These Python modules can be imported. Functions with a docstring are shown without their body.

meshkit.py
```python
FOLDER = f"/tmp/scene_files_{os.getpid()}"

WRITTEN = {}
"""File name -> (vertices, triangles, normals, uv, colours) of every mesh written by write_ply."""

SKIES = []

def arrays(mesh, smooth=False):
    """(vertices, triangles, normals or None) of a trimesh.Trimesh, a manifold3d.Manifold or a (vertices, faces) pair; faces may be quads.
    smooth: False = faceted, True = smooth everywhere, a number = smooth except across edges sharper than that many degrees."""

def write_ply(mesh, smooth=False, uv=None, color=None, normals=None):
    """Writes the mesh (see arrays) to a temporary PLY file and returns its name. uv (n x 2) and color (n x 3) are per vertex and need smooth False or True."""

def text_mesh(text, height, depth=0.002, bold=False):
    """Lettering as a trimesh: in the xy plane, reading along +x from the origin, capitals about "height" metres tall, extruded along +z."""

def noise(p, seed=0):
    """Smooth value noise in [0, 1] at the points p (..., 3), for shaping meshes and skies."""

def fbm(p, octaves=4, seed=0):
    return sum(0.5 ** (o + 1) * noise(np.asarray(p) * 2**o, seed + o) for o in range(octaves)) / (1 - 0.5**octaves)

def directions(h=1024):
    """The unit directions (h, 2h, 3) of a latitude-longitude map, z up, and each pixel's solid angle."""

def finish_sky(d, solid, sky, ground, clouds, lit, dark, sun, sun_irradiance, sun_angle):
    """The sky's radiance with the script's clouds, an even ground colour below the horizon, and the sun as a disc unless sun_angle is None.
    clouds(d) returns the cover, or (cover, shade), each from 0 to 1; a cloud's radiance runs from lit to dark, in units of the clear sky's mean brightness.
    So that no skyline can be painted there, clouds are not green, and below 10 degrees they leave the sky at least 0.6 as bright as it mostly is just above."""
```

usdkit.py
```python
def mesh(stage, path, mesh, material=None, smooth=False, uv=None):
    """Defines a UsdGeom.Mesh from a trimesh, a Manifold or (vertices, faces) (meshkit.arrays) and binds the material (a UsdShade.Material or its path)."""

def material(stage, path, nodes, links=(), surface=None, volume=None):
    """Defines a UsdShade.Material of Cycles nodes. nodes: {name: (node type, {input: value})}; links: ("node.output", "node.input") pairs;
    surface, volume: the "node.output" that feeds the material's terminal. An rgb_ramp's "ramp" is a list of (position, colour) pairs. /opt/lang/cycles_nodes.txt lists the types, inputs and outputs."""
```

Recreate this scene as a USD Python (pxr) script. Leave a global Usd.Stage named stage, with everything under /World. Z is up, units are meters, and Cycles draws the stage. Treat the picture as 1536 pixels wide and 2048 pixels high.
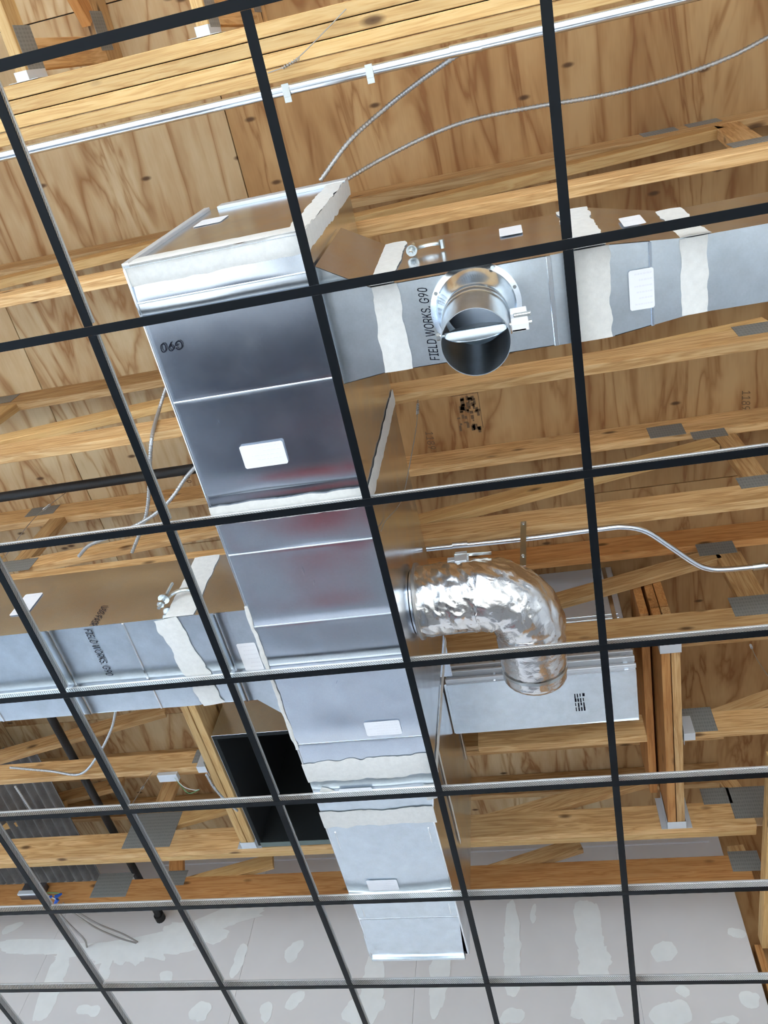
import math, random
import numpy as np, trimesh, usdkit, meshkit
from shapely.geometry import Polygon, Point, box as sbox
from pxr import Usd, UsdGeom, UsdLux, UsdShade, Gf, Sdf

stage = Usd.Stage.CreateInMemory()
UsdGeom.SetStageUpAxis(stage, UsdGeom.Tokens.z)
UsdGeom.SetStageMetersPerUnit(stage, 1.0)
UsdGeom.Xform.Define(stage, '/World')
UsdGeom.Scope.Define(stage, '/World/Looks')

# ------------------------------------------------------------------ camera
F = 1613.3147                      # focal length in pixels of the 1536 x 2048 photograph
CAM = np.array([0.0, 0.0, 1.6])    # the camera stands over the world's origin, eye height 1.6
R = np.array([[0.97438465, 0.20167692, 0.09950368],
              [-0.1227415, 0.84766667, -0.51613539],
              [-0.18843855, 0.49070116, 0.85070752]])   # rows: right, down, forward
cam = UsdGeom.Camera.Define(stage, '/World/Camera')
cam.CreateHorizontalApertureAttr(24.0)
cam.CreateVerticalApertureAttr(32.0)
cam.CreateFocalLengthAttr(F * 24.0 / 1536)
cam.CreateClippingRangeAttr(Gf.Vec2f(0.01, 500))
rx, up, bk = R[0], -R[1], -R[2]
cam.AddTransformOp().Set(Gf.Matrix4d(*rx, 0, *up, 0, *bk, 0, *CAM, 1))
EXPOSURE = 0.05
cam.CreateExposureAttr(EXPOSURE)

# ------------------------------------------------------------------ sky and sun
M = usdkit.material
sky = UsdLux.DomeLight.Define(stage, '/World/Sky')
sky.CreateIntensityAttr(1.0)
sky.CreateColorAttr(Gf.Vec3f(1.75, 2.25, 3.0))
sun = UsdLux.DistantLight.Define(stage, '/World/Sun')
sun.CreateIntensityAttr(7.0)
sun.CreateAngleAttr(0.6); sun.CreateNormalizeAttr(True)
sun.CreateColorAttr(Gf.Vec3f(1.0, 0.97, 0.92))
SUN_EL, SUN_AZ = math.radians(27), math.radians(12)     # light travels towards +y and a little +x
sd = np.array([math.sin(SUN_AZ) * math.cos(SUN_EL), math.cos(SUN_AZ) * math.cos(SUN_EL), -math.sin(SUN_EL)])
z_ = -sd; x_ = np.cross([0, 0, 1.0], z_); x_ /= np.linalg.norm(x_); y_ = np.cross(z_, x_)
sun.AddTransformOp().Set(Gf.Matrix4d(*x_, 0, *y_, 0, *z_, 0, 0, -20, 20, 1))

# ------------------------------------------------------------------ heights above the eye, picture rays
H_GRID, H_DUCT, H_TRUNK, H_CHORD, H_DECK = 1.9484, 1.995, 2.74, 2.76, 3.544
def ray(px, py):
    d = R.T @ np.array([(px - 768) / F, (py - 1024) / F, 1.0])
    return d / d[2]
def W(x, y, h): return np.array([x, y, CAM[2] + h])
def onH(px, py, h): r = ray(px, py); return W(r[0] * h, r[1] * h, h)
def onY(px, py, Y): r = ray(px, py); h = Y / r[1]; return W(r[0] * h, Y, h)
def onX(px, py, X): r = ray(px, py); h = X / r[0]; return W(X, r[1] * h, h)

# ------------------------------------------------------------------ materials
def L_(n): return '/World/Looks/' + n
def plain(name, col, rough=0.6, metal=0.0, spec=0.5, var=0.0, scale=20, bump=0.0):
    nodes = {'p': ('principled_bsdf', {'base_color': col, 'roughness': rough, 'metallic': metal, 'specular_ior_level': spec})}
    links = []
    if var or bump:
        nodes['tc'] = ('texture_coordinate', {})
        nodes['n'] = ('noise_texture', {'scale': scale, 'detail': 5, 'roughness': 0.6})
        links.append(('tc.object', 'n.vector'))
    if var:
        lo = [max(0, c * (1 - var)) for c in col]; hi = [min(1, c * (1 + var)) for c in col]
        nodes['r'] = ('rgb_ramp', {'ramp': [(0.3, lo), (0.7, hi)]})
        links += [('n.fac', 'r.fac'), ('r.color', 'p.base_color')]
    if bump:
        nodes['b'] = ('bump', {'strength': bump, 'distance': 0.004})
        links += [('n.fac', 'b.height'), ('b.normal', 'p.normal')]
    return M(stage, L_(name), nodes, links, surface='p.BSDF')

def wood(name, dark, mid, light, knot=(0.10, 0.045, 0.015), vmin=0.82, vmax=1.15, rough=0.62):
    """sawn softwood: grain along local x, each board shifted and toned by its own random number"""
    n = {'tc': ('texture_coordinate', {}), 'oi': ('object_info', {}),
         'off': ('vector_math', {'math_type': 'scale', 'vector1': (37.0, 53.0, 71.0)}),
         'pos': ('vector_math', {'math_type': 'add'}),
         'mg': ('mapping', {'scale': (1.1, 16, 16)}),
         'ng': ('noise_texture', {'scale': 2.2, 'detail': 3, 'roughness': 0.55, 'distortion': 0.6}),
         'mul': ('math', {'math_type': 'multiply', 'value2': 9.0}),
         'fr': ('math', {'math_type': 'pingpong', 'value2': 1.0}),
         'mf': ('mapping', {'scale': (6, 190, 190)}),
         'nf': ('noise_texture', {'scale': 1.4, 'detail': 2, 'roughness': 0.6}),
         'mixf': ('math', {'math_type': 'multiply_add', 'value2': 0.55, 'value3': 0.0}),
         'sum': ('math', {'math_type': 'multiply_add', 'value2': 0.45}),
         'r': ('rgb_ramp', {'ramp': [(0.05, light), (0.5, mid), (0.95, dark)]}),
         'mk': ('mapping', {'scale': (1.0, 2.6, 2.6)}),
         'vk': ('voronoi_texture', {'scale': 3.4, 'randomness': 1.0}),
         'rk': ('rgb_ramp', {'ramp': [(0.0, (1, 1, 1)), (0.07, (0.85, 0.85, 0.85)), (0.15, (0, 0, 0))]}),
         'k': ('mix', {'color2': knot}),
         'mb': ('mapping', {'scale': (0.8, 3, 3)}),
         'nb': ('noise_texture', {'scale': 2.5, 'detail': 2}),
         'vr': ('map_range', {'from_min': 0.0, 'from_max': 1.0, 'to_min': vmin, 'to_max': vmax}),
         'v2': ('map_range', {'from_min': 0.3, 'from_max': 0.7, 'to_min': 0.86, 'to_max': 1.1}),
         'vm': ('math', {'math_type': 'multiply'}),
         'h': ('hsv', {}),
         'b': ('bump', {'strength': 0.25, 'distance': 0.002}),
         'p': ('principled_bsdf', {'roughness': rough, 'specular_ior_level': 0.3})}
    l = [('oi.random', 'off.scale'), ('tc.object', 'pos.vector1'), ('off.vector', 'pos.vector2'),
         ('pos.vector', 'mg.vector'), ('mg.vector', 'ng.vector'), ('ng.fac', 'mul.value1'), ('mul.value', 'fr.value1'),
         ('pos.vector', 'mf.vector'), ('mf.vector', 'nf.vector'), ('nf.fac', 'mixf.value1'),
         ('fr.value', 'sum.value1'), ('mixf.value', 'sum.value3'), ('sum.value', 'r.fac'),
         ('pos.vector', 'mk.vector'), ('mk.vector', 'vk.vector'), ('vk.distance', 'rk.fac'),
         ('rk.color', 'k.fac'), ('r.color', 'k.color1'), ('pos.vector', 'mb.vector'), ('mb.vector', 'nb.vector'),
         ('oi.random', 'vr.value'), ('nb.fac', 'v2.value'), ('vr.result', 'vm.value1'), ('v2.result', 'vm.value2'),
         ('vm.value', 'h.value'), ('k.color', 'h.color'), ('h.color', 'p.base_color'), ('sum.value', 'b.height'), ('b.normal', 'p.normal')]
    return M(stage, L_(name), n, l, surface='p.BSDF')

pine = wood('pine', (0.35, 0.16, 0.05), (0.60, 0.35, 0.145), (0.75, 0.51, 0.26))
pine_red = wood('pine_red', (0.36, 0.13, 0.035), (0.56, 0.26, 0.085), (0.64, 0.34, 0.13))
pine_pale = wood('pine_pale', (0.46, 0.23, 0.08), (0.62, 0.38, 0.15), (0.70, 0.47, 0.22), vmin=0.9, vmax=1.1)

def plywood(name, dark, mid, light):
    """rotary-cut veneer: broad wandering figure along local y, a few small dark knots and plugs"""
    n = {'tc': ('texture_coordinate', {}), 'oi': ('object_info', {}),
         'off': ('vector_math', {'math_type': 'scale', 'vector1': (31.0, 47.0, 0.0)}),
         'pos': ('vector_math', {'math_type': 'add'}),
         'm1': ('mapping', {'scale': (5.0, 0.9, 1)}),
         'n1': ('noise_texture', {'scale': 1.0, 'detail': 4, 'roughness': 0.5, 'distortion': 0.9}),
         'mul': ('math', {'math_type': 'multiply', 'value2': 10.0}),
         'fr': ('math', {'math_type': 'pingpong', 'value2': 1.0}),
         'pw': ('math', {'math_type': 'power', 'value2': 3.0}),
         'm2': ('mapping', {'scale': (3.2, 0.8, 1)}),
         'n2': ('noise_texture', {'scale': 1.3, 'detail': 5, 'roughness': 0.6}),
         'm3': ('mapping', {'scale': (110, 7, 1)}),
         'n3': ('noise_texture', {'scale': 1.0, 'detail': 2}),
         's1': ('math', {'math_type': 'multiply_add', 'value2': 0.62}),
         's2': ('math', {'math_type': 'multiply_add', 'value2': 1.7, 'value3': -0.62}),
         's3': ('math', {'math_type': 'multiply_add', 'value2': 0.16}),
         'r': ('rgb_ramp', {'ramp': [(0.10, light), (0.45, mid), (0.95, dark)]}),
         'mk': ('mapping', {'scale': (2.3, 5.6, 1)}),
         'vk': ('voronoi_texture', {'scale': 1.0, 'randomness': 1.0, 'dimensions': '2D'}),
         'vb': ('separate_color', {}), 'vg': ('math', {'math_type': 'less_than', 'value2': 0.42}),
         'rk': ('rgb_ramp', {'ramp': [(0.0, (1, 1, 1)), (0.03, (0.9, 0.9, 0.9)), (0.065, (0, 0, 0))]}),
         'kk': ('math', {'math_type': 'multiply'}),
         'k': ('mix', {'color2': (0.11, 0.055, 0.025)}),
         'vr': ('map_range', {'from_min': 0.0, 'from_max': 1.0, 'to_min': 0.88, 'to_max': 1.10}),
         'h': ('hsv', {}),
         'p': ('principled_bsdf', {'roughness': 0.7, 'specular_ior_level': 0.25})}
    l = [('oi.random', 'off.scale'), ('tc.object', 'pos.vector1'), ('off.vector', 'pos.vector2'),
         ('pos.vector', 'm1.vector'), ('m1.vector', 'n1.vector'), ('n1.fac', 'mul.value1'), ('mul.value', 'fr.value1'),
         ('fr.value', 'pw.value1'), ('pos.vector', 'm2.vector'), ('m2.vector', 'n2.vector'), ('pos.vector', 'm3.vector'),
         ('m3.vector', 'n3.vector'), ('n2.fac', 's2.value1'), ('n3.fac', 's3.value1'), ('s2.value', 's3.value3'),
         ('pw.value', 's1.value1'), ('s3.value', 's1.value3'), ('s1.value', 'r.fac'), ('pos.vector', 'mk.vector'), ('mk.vector', 'vk.vector'),
         ('vk.color', 'vb.color'), ('vb.r', 'vg.value1'), ('vk.distance', 'rk.fac'), ('rk.color', 'kk.value1'), ('vg.value', 'kk.value2'),
         ('kk.value', 'k.fac'), ('r.color', 'k.color1'), ('oi.random', 'vr.value'),
         ('vr.result', 'h.value'), ('k.color', 'h.color'), ('h.color', 'p.base_color')]
    return M(stage, L_(name), n, l, surface='p.BSDF')
ply_mat = plywood('plywood', (0.36, 0.18, 0.07), (0.56, 0.37, 0.19), (0.68, 0.51, 0.30))
ply_brown = plywood('plywood_brown', (0.28, 0.125, 0.045), (0.43, 0.235, 0.095), (0.54, 0.33, 0.15))

def galvanised(name, col=(0.70, 0.76, 0.84), rough=0.2, spangle=0.03, bump=0.004):
    n = {'tc': ('texture_coordinate', {}), 'v': ('voronoi_texture', {'scale': 220.0, 'randomness': 1.0}),
         'bw': ('rgb_to_bw', {}), 'n': ('noise_texture', {'scale': 6.0, 'detail': 4}),
         'vm': ('map_range', {'from_min': 0.0, 'from_max': 1.0, 'to_min': 1 - spangle, 'to_max': 1 + spangle}),
         'c': ('hsv', {'color': col}),
         'rr': ('map_range', {'from_min': 0.3, 'from_max': 0.7, 'to_min': rough * 0.92, 'to_max': rough * 1.1}),
         'b': ('bump', {'strength': bump, 'distance': 0.01}),
         'p': ('principled_bsdf', {'metallic': 1.0})}
    l = [('tc.object', 'v.vector'), ('tc.object', 'n.vector'), ('v.color', 'bw.color'), ('bw.val', 'vm.value'), ('vm.result', 'c.value'),
         ('c.color', 'p.base_color'), ('n.fac', 'rr.value'), ('rr.result', 'p.roughness'), ('n.fac', 'b.height'), ('b.normal', 'p.normal')]
    return M(stage, L_(name), n, l, surface='p.BSDF')
galv = galvanised('galvanised')
galv_soft = galvanised('galvanised_soft', (0.70, 0.77, 0.83), 0.3)
galv_bright = galvanised('galvanised_bright', (0.84, 0.88, 0.92), 0.2)
foil = M(stage, L_('foil'), {'tc': ('texture_coordinate', {}), 'n': ('noise_texture', {'scale': 38.0, 'detail': 3, 'distortion': 1.2}),
     'b': ('bump', {'strength': 0.22, 'distance': 0.006}), 'p': ('principled_bsdf', {'metallic': 1.0, 'roughness': 0.2, 'base_color': (0.86, 0.84, 0.82)})},
     [('tc.object', 'n.vector'), ('n.fac', 'b.height'), ('b.normal', 'p.normal')], surface='p.BSDF')
mastic = plain('mastic', (0.66, 0.645, 0.615), 0.75, var=0.06, scale=60, bump=0.25)
tee_black = plain('tee_black', (0.0045, 0.006, 0.008), 0.42, spec=0.14)
def knurled():
    """galvanised rail web with a rolled diagonal stitch pattern"""
    n = {'tc': ('texture_coordinate', {}), 'w': ('wave_texture', {'scale': 75.0, 'bands_direction': 'diagonal'}),
         'r': ('rgb_ramp', {'ramp': [(0.2, (0.24, 0.24, 0.235)), (0.8, (0.66, 0.66, 0.65))]}),
         'b': ('bump', {'strength': 0.6, 'distance': 0.002}),
         'p': ('principled_bsdf', {'metallic': 0.9, 'roughness': 0.36})}
    l = [('tc.object', 'w.vector'), ('w.fac', 'r.fac'), ('r.color', 'p.base_color'), ('w.fac', 'b.height'), ('b.normal', 'p.normal')]
    return M(stage, L_('tee_web'), n, l, surface='p.BSDF')
tee_web_mat = knurled()
tee_bulb_mat = plain('tee_bulb', (0.66, 0.67, 0.68), 0.3, 0.6)
plate_mat = M(stage, L_('nail_plate'), {'tc': ('texture_coordinate', {}), 'm': ('mapping', {'scale': (90, 90, 45)}),
     'v': ('voronoi_texture', {'scale': 1.0, 'randomness': 0.15}), 'r': ('rgb_ramp', {'ramp': [(0.0, (0.17, 0.17, 0.16)), (0.3, (0.21, 0.21, 0.20)), (0.5, (0.25, 0.25, 0.235))]}),
     'p': ('principled_bsdf', {'metallic': 0.2, 'roughness': 0.5})},
     [('tc.object', 'm.vector'), ('m.vector', 'v.vector'), ('v.distance', 'r.fac'), ('r.color', 'p.base_color')], surface='p.BSDF')
hanger_mat = plain('hanger_steel', (0.68, 0.72, 0.76), 0.4, 0.45)
zinc = plain('zinc', (0.66, 0.70, 0.70), 0.25, 1.0)
conduit_mat = plain('conduit_steel', (0.74, 0.78, 0.84), 0.2, 1.0, var=0.05, scale=9)
cable_mat = plain('armored_cable', (0.50, 0.49, 0.48), 0.4, 0.6)
wire_mat = plain('wire_steel', (0.42, 0.40, 0.38), 0.4, 0.8)
black_liner = plain('black_liner', (0.004, 0.006, 0.006), 0.85, var=0.3, scale=90)
black_iron = plain('black_iron', (0.010, 0.009, 0.009), 0.6, var=0.25, scale=25)
paper = plain('paper', (0.76, 0.755, 0.78), 0.55)
faint_ink = plain('faint_ink', (0.70, 0.69, 0.72), 0.7)
ink = plain('ink', (0.012, 0.013, 0.022), 0.8, spec=0.1)
stamp_ink = plain('stamp_ink', (0.15, 0.085, 0.04), 0.8)
drywall_mat = plain('drywall_paper', (0.70, 0.665, 0.645), 0.85, var=0.03, scale=3)
mud_mat = plain('joint_compound', (0.82, 0.82, 0.795), 0.8, var=0.05, scale=7, bump=0.05)
concrete = plain('concrete', (0.44, 0.46, 0.48), 0.45, var=0.16, scale=1.6)
white_paint = plain('white_paint', (0.70, 0.70, 0.69), 0.7)
pavement = plain('pavement', (0.52, 0.50, 0.47), 0.9, var=0.1, scale=0.8)
frame_mat = plain('window_metal', (0.10, 0.10, 0.11), 0.4, 0.6)
blue_plastic = plain('blue_plastic', (0.02, 0.09, 0.42), 0.4)
green_wire = plain('green_wire', (0.10, 0.30, 0.12), 0.5)
white_wire = plain('white_wire', (0.75, 0.75, 0.72), 0.5)
corr_mat = plain('corrugated_steel', (0.17, 0.165, 0.16), 0.5, 0.6, var=0.2, scale=12)
glass = M(stage, L_('glass'), {'t': ('transparent_bsdf', {'color': (0.93, 0.95, 0.95)}), 'g': ('glossy_bsdf', {'color': (1, 1, 1), 'roughness': 0.02}),
     'f': ('fresnel', {'IOR': 1.5}), 'm': ('mix_closure', {})}, [('f.fac', 'm.fac'), ('t.BSDF', 'm.closure1'), ('g.BSDF', 'm.closure2')], surface='m.closure')

# ------------------------------------------------------------------ objects
def free(path):
    if not stage.GetPrimAtPath(path): return path
    k = 1
    while stage.GetPrimAtPath(f'{path}_{k:03d}'): k += 1
    return f'{path}_{k:03d}'
def tag(prim, label=None, cat=None, group=None, kind=None):
    for k, v in (('label', label), ('category', cat), ('group', group), ('kind', kind)):
        if v: prim.SetCustomDataByKey(k, v)
class Thing:
    def __init__(s, name, label=None, cat=None, loc=(0, 0, 0), group=None, kind=None):
        s.loc = np.array(loc, float); s.path = free('/World/' + name)
        x = UsdGeom.Xform.Define(stage, s.path); x.AddTranslateOp().Set(Gf.Vec3d(*s.loc)); s.prim = x.GetPrim()
        tag(s.prim, label, cat, group, kind)
    def add(s, name, mesh, mat, label=None, smooth=False, frame=None, parent=None, kind=None):
        """a part: mesh in world coordinates, or in the local frame (3 axes rows, origin) if given"""
        p = free((parent or s.path) + '/' + name)
        if frame is None:
            v, f = vf(mesh); m = usdkit.mesh(stage, p, trimesh.Trimesh(v - s.loc, f, process=False), mat, smooth=smooth)
        else:
            m = usdkit.mesh(stage, p, mesh, mat, smooth=smooth)
            ax, o = frame; base = s.loc if parent is None else s.loc
            o = np.asarray(o, float) - base
            m.AddTransformOp().Set(Gf.Matrix4d(*map(float, ax[0]), 0, *map(float, ax[1]), 0, *map(float, ax[2]), 0, *map(float, o), 1))
        tag(m.GetPrim(), label, None, None, kind)
        return p
def single(name, mesh, mat, label, cat, smooth=False, group=None, kind=None):
    v, f = vf(mesh); c = v.mean(0); p = free('/World/' + name)
    m = usdkit.mesh(stage, p, trimesh.Trimesh(v - c, f, process=False), mat, smooth=smooth)
    m.AddTranslateOp().Set(Gf.Vec3d(*map(float, c))); tag(m.GetPrim(), label, cat, group, kind); return p
def vf(mesh):
    if isinstance(mesh, trimesh.Trimesh): return np.array(mesh.vertices, float), np.array(mesh.faces)
    return np.asarray(mesh[0], float), np.asarray(mesh[1], int)
def cat_(*ms): return trimesh.util.concatenate([trimesh.Trimesh(*vf(m), process=False) for m in ms])
def cbox(lx, ly, lz, c=0.0015):
    """box with chamfered edges, centred"""
    c = min(c, 0.24 * min(lx, ly, lz)); h = np.array([lx, ly, lz]) / 2; pts = []
    for sx in (-1, 1):
        for sy in (-1, 1):
            for sz in (-1, 1):
                for k in range(3):
                    q = h - c; q[k] = h[k]; pts.append(q * [sx, sy, sz])
    return trimesh.convex.convex_hull(np.array(pts))
def bx(x0, x1, y0, y1, z0, z1, c=0.0015):
    b = cbox(x1 - x0, y1 - y0, z1 - z0, c); b.apply_translation([(x0 + x1) / 2, (y0 + y1) / 2, (z0 + z1) / 2]); return b
def hbx(x0, x1, y0, y1, h0, h1, c=0.0015): return bx(x0, x1, y0, y1, CAM[2] + h0, CAM[2] + h1, c)
def unit(v): v = np.asarray(v, float); return v / np.linalg.norm(v)
def board(T, p0, p1, width, thick, wdir, mat, name='board', label=None, parent=None):
    p0, p1 = np.asarray(p0, float), np.asarray(p1, float); x = unit(p1 - p0)
    w = np.asarray(wdir, float); w = unit(w - x * (w @ x)); y = np.cross(w, x)
    return T.add(name, cbox(np.linalg.norm(p1 - p0), thick, width, 0.002), mat, label, frame=((x, y, w), (p0 + p1) / 2), parent=parent)
def smoothline(pts, n=12):
    """Catmull-Rom through the points"""
    P = np.asarray(pts, float); P = np.vstack([2 * P[0] - P[1], P, 2 * P[-1] - P[-2]]); out = []
    for i in range(1, len(P) - 2):
        a, b, c, d = P[i - 1:i + 3]
        for t in np.linspace(0, 1, n, endpoint=False):
            out.append(0.5 * (2 * b + (c - a) * t + (2 * a - 5 * b + 4 * c - d) * t * t + (3 * b - a - 3 * c + d) * t ** 3))
    out.append(P[-2]); return np.array(out)
def tube(pts, r, sides=10, caps=True, rfun=None):
    P = np.asarray(pts, float); n = len(P); T = np.gradient(P, axis=0); T /= np.linalg.norm(T, axis=1, keepdims=True)
    a = np.cross(T[0], [0, 0, 1.0]);  a = a if np.linalg.norm(a) > 0.05 else np.cross(T[0], [0, 1.0, 0]); a = unit(a)
    rr = np.broadcast_to(r, n); ang = np.linspace(0, 2 * np.pi, sides, endpoint=False); V = []
    for i in range(n):
        a = unit(a - T[i] * (a @ T[i])); b = np.cross(T[i], a)
        k = rr[i] * (np.ones(sides) if rfun is None else rfun(i, ang))
        V.append(P[i] + np.outer(np.cos(ang) * k, a) + np.outer(np.sin(ang) * k, b))
    V = np.vstack(V); Fc = []
    for i in range(n - 1):
        for j in range(sides):
            p, q = i * sides + j, i * sides + (j + 1) % sides
            Fc += [[p, q, q + sides], [p, q + sides, p + sides]]
    if caps:
        for o, s in ((0, -1), ((n - 1) * sides, 1)):
            for j in range(1, sides - 1): Fc.append([o, o + j, o + j + 1] if s > 0 else [o, o + j + 1, o + j])
    return trimesh.Trimesh(V, Fc, process=False)
def resample(P, step):
    P = np.asarray(P, float); s = np.r_[0, np.cumsum(np.linalg.norm(np.diff(P, axis=0), axis=1))]
    t = np.linspace(0, s[-1], max(2, int(s[-1] / step))); return np.stack([np.interp(t, s, P[:, k]) for k in range(3)], 1)
def armored(pts, r=0.0085):
    P = resample(smoothline(pts), 0.004); n = len(P)
    return tube(P, r * np.where(np.arange(n) % 3 == 0, 0.72, 1.0), 8)
def ribbon(p0, p1, nvec, w0, w1, thick, rag=0.006, seed=0, n=36):
    """a hand-brushed strip from p0 to p1 with uneven edges at -w0 and +w1, raised along nvec"""
    p0, p1, nv = np.asarray(p0, float), np.asarray(p1, float), unit(nvec); x = unit(p1 - p0); w = np.cross(nv, x)
    L = np.linalg.norm(p1 - p0); n = max(8, int(L / 0.008)); t = np.linspace(0, 1, n)
    def e(s): return rag * 2.4 * (meshkit.fbm(np.stack([t * L / 0.045, np.full(n, s * 7.3 + seed), np.zeros(n)], 1), 3, seed) - 0.5)
    a, b = -w0 + e(1), w1 + e(2); m = 5; V = []
    for k in range(m + 1):
        f = k / m; prof = thick * (0.25 + 0.75 * min(1, 4 * min(f, 1 - f)))
        V.append(p0 + np.outer(t * L, x) + np.outer(a * (1 - f) + b * f, w) + np.outer(prof * (1 + 0.5 * (meshkit.noise(np.stack([t * L / 0.02, np.full(n, k * 3.1), np.full(n, seed * 1.7)], 1)) - 0.5)), nv))
    top = np.vstack(V); base = top.copy(); base -= np.outer((base - p0) @ nv, nv); V = np.vstack([top, base]); N = (m + 1) * n; Fc = []
    for k in range(m):
        for i in range(n - 1):
            p = k * n + i; Fc += [[p, p + 1, p + n + 1], [p, p + n + 1, p + n], [N + p, N + p + n + 1, N + p + 1], [N + p, N + p + n, N + p + n + 1]]
    for i in range(n - 1):
        for k, s in ((0, 1), (m, -1)):
            p = k * n + i; q = [[p, N + p, N + p + 1], [p, N + p + 1, p + 1]]; Fc += q if s > 0 else [f[::-1] for f in q]
    for k in range(m):
        for i, s in ((0, -1), (n - 1, 1)):
            p = k * n + i; q = [[p, N + p, N + p + n], [p, N + p + n, p + n]]; Fc += q if s > 0 else [f[::-1] for f in q]
    t_ = trimesh.Trimesh(V, Fc, process=False); t_.fix_normals(); return t_
def sheet(x, y, zf, t=0.0012):
    """a thin metal sheet over the grid x by y whose lower face follows zf(X, Y)"""
    X, Y = np.meshgrid(x, y); Z = zf(X, Y); nx, ny = len(x), len(y); lo = np.stack([X, Y, Z], -1).reshape(-1, 3); hi = lo + [0, 0, t]
    V = np.vstack([lo, hi]); N = nx * ny; Fc = []
    for j in range(ny - 1):
        for i in range(nx - 1):
            p = j * nx + i; Fc += [[p, p + nx + 1, p + 1], [p, p + nx, p + nx + 1], [N + p, N + p + 1, N + p + nx + 1], [N + p, N + p + nx + 1, N + p + nx]]
    rim = [j for j in range(nx - 1)] + [nx * j + nx - 1 for j in range(ny - 1)] + [N - 1 - j for j in range(nx - 1)] + [nx * (ny - 1 - j) for j in range(ny - 1)]
    for a, b in zip(rim, rim[1:] + rim[:1]): Fc += [[a, b, N + b], [a, N + b, N + a]]
    return trimesh.Trimesh(V, Fc, process=False)
def poly_slab(poly, z0, z1): m = trimesh.creation.extrude_polygon(poly, z1 - z0, engine='earcut'); m.apply_translation([0, 0, z0]); return m
def placed(mesh, xa, ya, za, o):
    v, f = vf(mesh); A = np.array([xa, ya, za], float); v = v @ A + np.asarray(o, float)
    if np.linalg.det(A) < 0: f = f[:, ::-1]
    return trimesh.Trimesh(v, f, process=False)
def lathe(prof, o, axis=(0, 0, 1), seg=48):
    """closed profile [(r, z)] turned about axis through o"""
    P = np.array(prof, float); n = len(P); a = np.linspace(0, 2 * np.pi, seg, endpoint=False); V = np.vstack([np.stack([P[:, 0] * np.cos(t), P[:, 0] * np.sin(t), P[:, 1]], 1) for t in a]); Fc = []
    for j in range(seg):
        k = (j + 1) % seg
        for i in range(n):
            i2 = (i + 1) % n; Fc += [[j * n + i, k * n + i, k * n + i2], [j * n + i, k * n + i2, j * n + i2]]
    z = unit(axis); x = unit(np.cross(z, [0.3, 1, 0.1])); m = placed((V, Fc), x, np.cross(z, x), z, o); m.fix_normals(); return m
def cyl(p0, p1, r, sides=16): return tube(np.linspace(p0, p1, 2), r, sides)
DOWN = np.array([0, 0, -1.0]); NEAR = np.array([0, -1.0, 0]); RIGHT = np.array([1.0, 0, 0]); UP = -DOWN; FAR = -NEAR; LEFT = -RIGHT
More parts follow.
